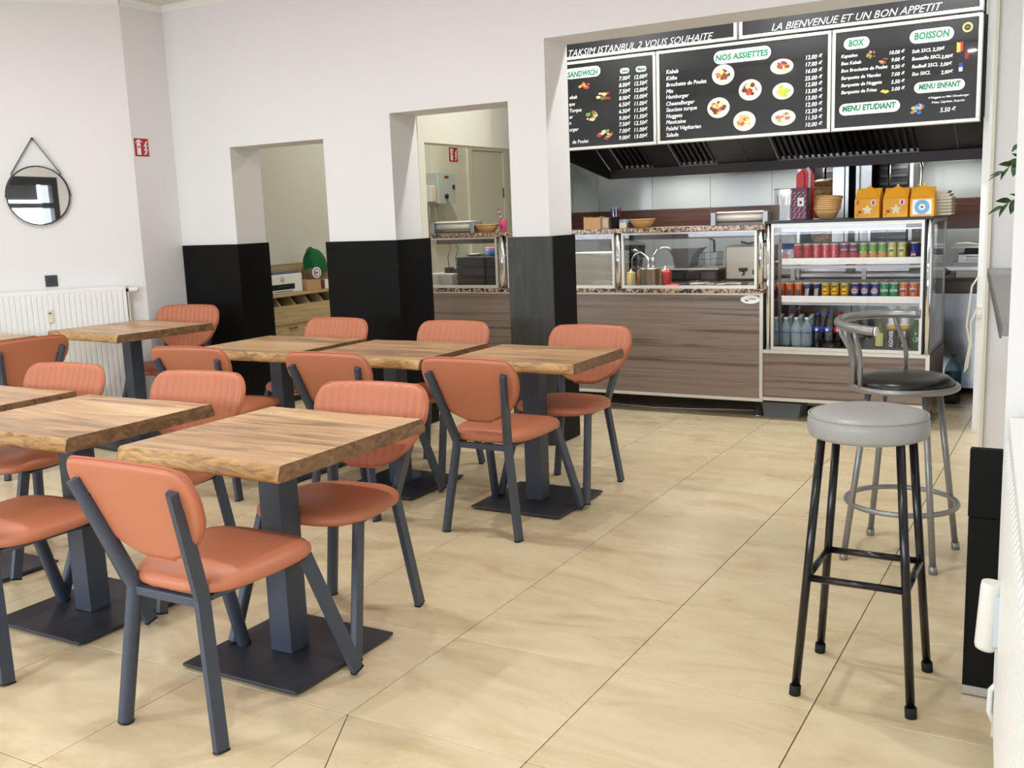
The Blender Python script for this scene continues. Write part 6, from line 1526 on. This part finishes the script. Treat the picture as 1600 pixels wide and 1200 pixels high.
# ---- oak cabinet in the left niche and what stands on it
ok = thing('oak_cabinet', 'oak cabinet with open sloped compartments inside the left niche', 'cabinet', (-3.91, 4.15, 0))
pw(MB().box(-4.10, -3.735, 3.70, 4.585, 0.05, 0.64), 'carcass', M['oak_h'], ok)
pw(MB().box(-4.09, -3.76, 3.71, 4.575, 0.0, 0.05), 'plinth', M['black_plastic'], ok)
for (a_, b_) in ((3.703, 4.140), (4.144, 4.582)):
    d_ = pw(MB().box(-3.734, -3.716, a_, b_, 0.06, 0.638, bev=0.001), 'door', M['oak'], ok)
    pw(MB().tube([(-3.714, (a_+b_)/2+0.02, 0.605), (-3.700, (a_+b_)/2+0.03, 0.605), (-3.700, (a_+b_)/2+0.10, 0.605), (-3.714, (a_+b_)/2+0.11, 0.605)], 0.005, 6), 'handle', M['steel_dark'], ok, d_)
pw(MB().box(-4.10, -3.705, 3.695, 4.59, 0.6405, 0.662, bev=0.001), 'middle_shelf', M['oak_h'], ok)
pw(MB().box(-3.735, -3.716, 3.70, 4.585, 0.6625, 0.786, bev=0.001), 'front_board', M['oak_h'], ok)
pw(MB().box(-4.10, -4.085, 3.70, 4.585, 0.6625, 0.860), 'back_board', M['oak_h'], ok)
for k in range(6):
    y = 3.705+k*0.172
    pw(MB().prism([(-4.084, 0.663), (-3.736, 0.663), (-3.736, 0.786), (-3.80, 0.858), (-4.084, 0.858)], 'y', y, y+0.014), 'divider', M['oak'], ok)
pw(MB().box(-4.10, -3.716, 3.70, 4.585, 0.8595, 0.881, bev=0.001), 'top', M['oak_h'], ok)
pw(MB().box(-4.10, -4.082, 3.70, 4.585, 0.8815, 1.098, bev=0.001), 'upstand_back', M['oak_h'], ok)
pw(MB().box(-4.0815, -3.74, 4.567, 4.585, 0.8815, 1.075, bev=0.001), 'upstand_end', M['oak'], ok)
pr = thing('printer', 'white desktop printer on the oak cabinet', 'printer', (-3.93, 4.0, 0.882))
MB().box(-0.14, 0.145, -0.235, 0.215, 0.0, 0.150, bev=0.006).build('printer_body', M['white_plastic'], pr)
MB().box(-0.13, 0.12, -0.225, 0.205, 0.1505, 0.172, bev=0.004).build('scanner_lid', plain('slate_lid', (88, 98, 116), 0.4), pr)
MB().box(0.1455, 0.147, -0.155, 0.120, 0.028, 0.072).build('paper_slot', M['black_plastic'], pr)
MB().box(0.1472, 0.154, -0.09, 0.06, 0.046, 0.056).build('slot_bar', M['steel_dark'], pr)
MB().box(0.1455, 0.148, -0.13, 0.100, 0.012, 0.017).build('tray_line', M['black_plastic'], pr)
for k in range(2): MB().box(0.1455, 0.1475, -0.215+0.03*k, -0.200+0.03*k, 0.020, 0.058).build('ink_window', colour((130, 30, 60)), pr)
n_ = 24
em = MB().add([(0.1462, -0.02+r*math.cos(2*PI*k/n_), 0.108+r*math.sin(2*PI*k/n_)) for r in (0.021, 0.0175) for k in range(n_)], [(k, (k+1) % n_, n_+(k+1) % n_, n_+k) for k in range(n_)]).build('round_logo', M['black_plastic'], pr)
mb = MB(); put_text(mb, 'hp', -0.02, 0.101, 0.014, lambda a_, b_: (0.1464, a_, b_), 'C', shear=0.2); mb.build('logo_lettering', M['black_plastic'], pr)
bcx = thing('carton', 'small brown carton on the oak cabinet right of the printer', 'box', (-3.86, 4.36, 0.882))
MB().box(-0.09, 0.085, -0.10, 0.075, 0.0, 0.082, bev=0.002).build('carton_body', M['card_brown'], bcx)
MB().box(-0.02, 0.087, 0.028, 0.034, 0.02, 0.084).build('flap', M['card_brown'], bcx)
wcx = thing('carton', 'small white and red carton on the oak cabinet beside the brown carton', 'box', (-3.84, 4.50, 0.882))
MB().box(-0.06, 0.075, -0.055, 0.055, 0.0, 0.075, bev=0.002).build('carton_body', M['white_plastic'], wcx)
MB().box(-0.06, 0.0765, -0.0565, -0.03, 0.0, 0.0765).build('red_side', colour((120, 60, 64)), wcx)
gb = thing('gift_bag', 'clear bag with a round white badge on the brown carton', 'bag', (-3.86, 4.42, 0.965))
MB().lathe([(0.040, 0.0), (0.062, 0.02), (0.064, 0.07), (0.045, 0.12), (0.018, 0.15), (0.026, 0.175)], 20).build('bag', M['plastic_clear'], gb)
MB().tube([(0.06, -0.01, 0.055), (0.072, -0.012, 0.055)], 0.046, 22).build('badge', M['print_white'], gb)
MB().tube([(0.0725, -0.012, 0.055), (0.074, -0.0123, 0.055)], 0.034, 22).build('badge_ring', colour((52, 58, 96)), gb)
MB().tube([(0.0742, -0.0123, 0.055), (0.0755, -0.0125, 0.055)], 0.027, 22).build('badge_face', M['print_white'], gb)
MB().box(0.0756, 0.077, -0.036, 0.012, 0.047, 0.064).build('badge_band', colour((196, 48, 60)), gb)
gc = thing('green_cloth', 'green felt cloth draped over the clear gift bag on the oak cabinet', 'cloth', (-3.86, 4.47, 1.085))
mb = MB(); n_, m_ = 26, 14
for i in range(m_+1):
    q = i/m_
    for k in range(n_):
        a_ = 2*PI*k/n_
        r = (0.105*math.sin(min(1, q*1.25)*PI/2)**0.7)*(1+0.10*math.sin(5*a_+2*q)*q)
        yy = r*math.cos(a_)*1.15+0.02; z = 0.135-0.17*q**1.5-0.07*q*max(0, math.cos(a_-0.2))**3+0.012*math.sin(3*a_)*q
        mb.v.append((r*0.75*math.sin(a_), yy-0.03*(1-q), z))
for i in range(m_):
    for k in range(n_):
        k2 = (k+1) % n_; mb.f.append((i*n_+k, i*n_+k2, (i+1)*n_+k2, (i+1)*n_+k)); mb.m.append(0); mb.sm.append(True)
mb.build('cloth', plain('green_felt', (14, 98, 48), 0.9, noise=0.15, nscale=30), gc)
MB().tube([(0.0, -0.04, 0.125), (0.01, -0.075, 0.118), (0.02, -0.11, 0.10)], 0.022, 10, scales=[1.2, 1, 0.6]).build('folded_tip', plain('green_felt_fold', (14, 92, 46), 0.9), gc)

# ================================================================== RIGHT SIDE
lg = thing('bar_ledge', 'grey bar ledge running along the right wall behind the stools', 'shelf', (1.66, 0.87, 1.075))
def LX(y): return 1.640-0.005+(0.87-y)*0.0946
pts = [(LX(0.87)-1.66, 0.0), (RX(0.87)-0.004-1.66, 0.0), (RX(3.31)-0.004-1.66, 2.44), (LX(3.31)-1.66, 2.44)]
MB().prism(pts, 'z', -0.018, 0.014).build('ledge_board', plain('grey_laminate', (132, 132, 130), 0.35), lg)
pts2 = [(LX(0.87)-1.666, 0.0), (LX(0.87)-1.6605, 0.0), (LX(3.31)-1.6605, 2.44), (LX(3.31)-1.666, 2.44)]
MB().prism(pts2, 'z', -0.024, 0.0145).build('edge_band', plain('dark_grey_edge', (96, 96, 96), 0.4), lg)
for yy in (0.5, 1.9):
    MB().prism([(RX(0.87+yy)-0.008-1.66, -0.02), (LX(0.87+yy)+0.05-1.66, -0.02), (RX(0.87+yy)-0.008-1.66, -0.16)], 'y', yy-0.01, yy+0.01).build('bracket', M['black'], lg)
pl = thing('potted_plant', 'leafy potted plant on the grey bar ledge, pointed leaves past the wall edge', 'plant', (1.655, 2.20, 1.090))
MB().lathe([(0.05, 0.0), (0.066, 0.11), (0.072, 0.115), (0.064, 0.112), (0.045, 0.09), (0.0, 0.09)], 22).build('pot', M['white_gloss'], pl)
MB().lathe([(0.0, 0.092), (0.058, 0.094)], 18).build('soil', plain('soil', (52, 40, 30), 0.95), pl)
MB().tube([(0, 0, 0.09), (0.004, 0.005, 0.26), (-0.004, 0, 0.44), (0.0, 0.0, 0.56)], 0.008, 8, scales=[1.2, 1, .8, .4]).build('stem', plain('bark', (96, 74, 50), 0.9), pl)
leaf_m = plain('leaf_green', (52, 84, 40), 0.45, noise=0.3, nscale=14)
leaf = None
def add_leaf(p, d, L_, roll):
    global leaf
    if leaf is None:
        mb = MB(); n_ = 6
        for i in range(n_+1):
            q = i/n_; wd = 0.38*math.sin(PI*q**0.8)*(1-0.25*q); zz = -0.22*q*q
            mb.v += [(q, -wd, zz+0.06*wd), (q, 0, zz), (q, wd, zz+0.06*wd)]
        for i in range(n_):
            for k in (0, 1): mb.f.append((i*3+k, (i+1)*3+k, (i+1)*3+k+1, i*3+k+1)); mb.m.append(0); mb.sm.append(True)
        vs = list(mb.v); nb = len(vs); fs = list(mb.f)
        mb.add([(x, y, z-0.02) for x, y, z in vs], [tuple(reversed(f)) for f in fs], 0, True)
        leaf = mb.build('leaf', leaf_m, pl); o = leaf
    else:
        o = leaf.copy(); COL.objects.link(o); o.parent = pl
    o.location = p; dv = Vector(d).normalized()
    o.rotation_euler = (dv.to_track_quat('X', 'Z').to_matrix() @ Euler((roll, 0, 0)).to_matrix()).to_euler(); o.scale = (L_, L_, L_)
tw = plain('twig', (120, 130, 70), 0.8)
def twig(pts, leaves):
    MB().tube(pts, 0.0025, 6, scales=[1.2]+[1]*(len(pts)-2)+[0.5]).build('twig', tw, pl)
    for (t_, d, L_, r) in leaves:
        i = min(int(t_*(len(pts)-1)), len(pts)-2); f = t_*(len(pts)-1)-i
        add_leaf(lerp(pts[i], pts[i+1], f), d, L_, r)
twig([(0, 0, 0.46), (-0.05, -0.01, 0.475), (-0.10, -0.02, 0.455), (-0.135, -0.02, 0.425)], [(0.35, (-0.6, -0.2, 0.5), .055, .3), (0.5, (-0.3, -0.3, -0.7), .055, -.4), (0.62, (-0.8, 0.1, 0.2), .05, .6), (0.75, (-0.5, -0.4, -0.6), .055, .2), (0.9, (-0.9, -.1, -0.1), .05, -.3), (1.0, (-1, -.2, -0.3), .05, .2), (0.42, (-.9, -.1, .05), .06, -.6), (0.25, (-.5, -.5, -.5), .055, .5)])
twig([(0, 0, 0.30), (-0.04, -0.01, 0.335), (-0.09, -0.02, 0.325), (-0.12, -0.02, 0.305)], [(0.4, (-0.7, -0.2, 0.4), .055, .3), (0.55, (-0.4, -0.3, -0.7), .06, -.4), (0.7, (-0.8, 0.1, 0.15), .055, .6), (0.85, (-0.5, -0.4, -0.6), .06, .2), (1.0, (-0.9, -.1, -0.3), .06, -.3), (0.3, (-.4, -.4, -.8), .055, .5)])
twig([(0, 0, 0.54), (-0.03, -0.01, 0.56), (-0.075, -0.01, 0.535)], [(0.6, (-0.6, -0.2, -0.5), .04, .3), (1.0, (-0.7, -0.3, -0.6), .04, -.4), (0.5, (-.3, -.2, .8), .05, .3)])
for k in range(10):
    rd = random.Random(k+3); a_ = rd.uniform(-1.2, 1.2); z = 0.25+0.03*k
    add_leaf((0.0, 0.0, z), (math.cos(a_)*0.7, math.sin(a_), rd.uniform(-.3, .5)), 0.06, rd.uniform(-.6, .6))
# radiator by the right edge
RS = 0.0946
r2 = thing('radiator', 'white ribbed radiator cut off by the right picture edge', 'radiator', (1.670, 0.62, 0.055))
r2.rotation_euler = (0, 0, math.atan(0.0848))
# local: -x faces the room, -y runs towards the viewer
L2, H2 = 1.50, 0.828
prof = rib_panel(L2, H2, 0.0, 39)
mb = MB(); n_ = len(prof)
vs = [(-(a_), b_, 0.02) for a_, b_ in prof]+[(-(a_), b_, H2-0.06) for a_, b_ in prof]+[(0.0, b_, H2-0.045) for a_, b_ in prof]
vs = [(x+0.006, y, z) for x, y, z in vs]
mb.add(vs, [(i, i+1, n_+i+1, n_+i) for i in range(n_-1)]+[(n_+i, n_+i+1, 2*n_+i+1, 2*n_+i) for i in range(n_-1)])
mb.box(0.0065, 0.092, -L2, 0, 0.018, H2-0.03)
mb.build('ribbed_panel', M['white_gloss'], r2)
MB().box(0.006, 0.016, -L2, 0.0, H2-0.046, H2-0.012, bev=0.003).build('top_band', M['white_gloss'], r2)
MB().box(0.004, 0.100, -L2, 0.003, H2-0.0115, H2, bev=0.003).build('top_grille', M['white_gloss'], r2)
for y in (-0.25, -1.0): MB().box(0.0925, 0.15, y-0.015, y+0.015, 0.60, 0.64).build('wall_bracket', M['white_gloss'], r2)
MB().tube([(-0.030, -0.13, 0.265), (-0.028, -0.13, 0.275), (-0.020, -0.125, 0.425), (-0.019, -0.125, 0.438)], 0.026, 18, scales=[0.85, 1, 0.96, 0.9]).build('thermostat_head', M['white_plastic'], r2)
MB().box(-0.012, 0.003, -0.155, -0.10, 0.28, 0.41, bev=0.002).build('thermostat_holder', plain('blue_white_plastic', (206, 218, 226), 0.3), r2)
MB().tube([(0.012, 0.010, 0.12), (-0.008, 0.014, 0.09), (-0.010, 0.014, 0.03), (0.008, 0.010, -0.01)], 0.008, 8).build('pipe_elbow', M['white_gloss'], r2)
MB().tube([(0.012, 0.010, -0.054), (0.012, 0.010, 0.02)], 0.007, 8).build('pipe', M['white_gloss'], r2)
for y in (-0.3, -1.0): MB().tube([(0.05, y, -0.055), (0.05, y, 0.02)], 0.012, 8).build('foot', M['white_gloss'], r2)
slab('trim_8', [(1.780, 0.652), (RX(0.652)-0.001, 0.652), (RX(-0.9)-0.001, -0.9), (1.905, -0.9)], 0.885, 0.905, 'white_gloss')
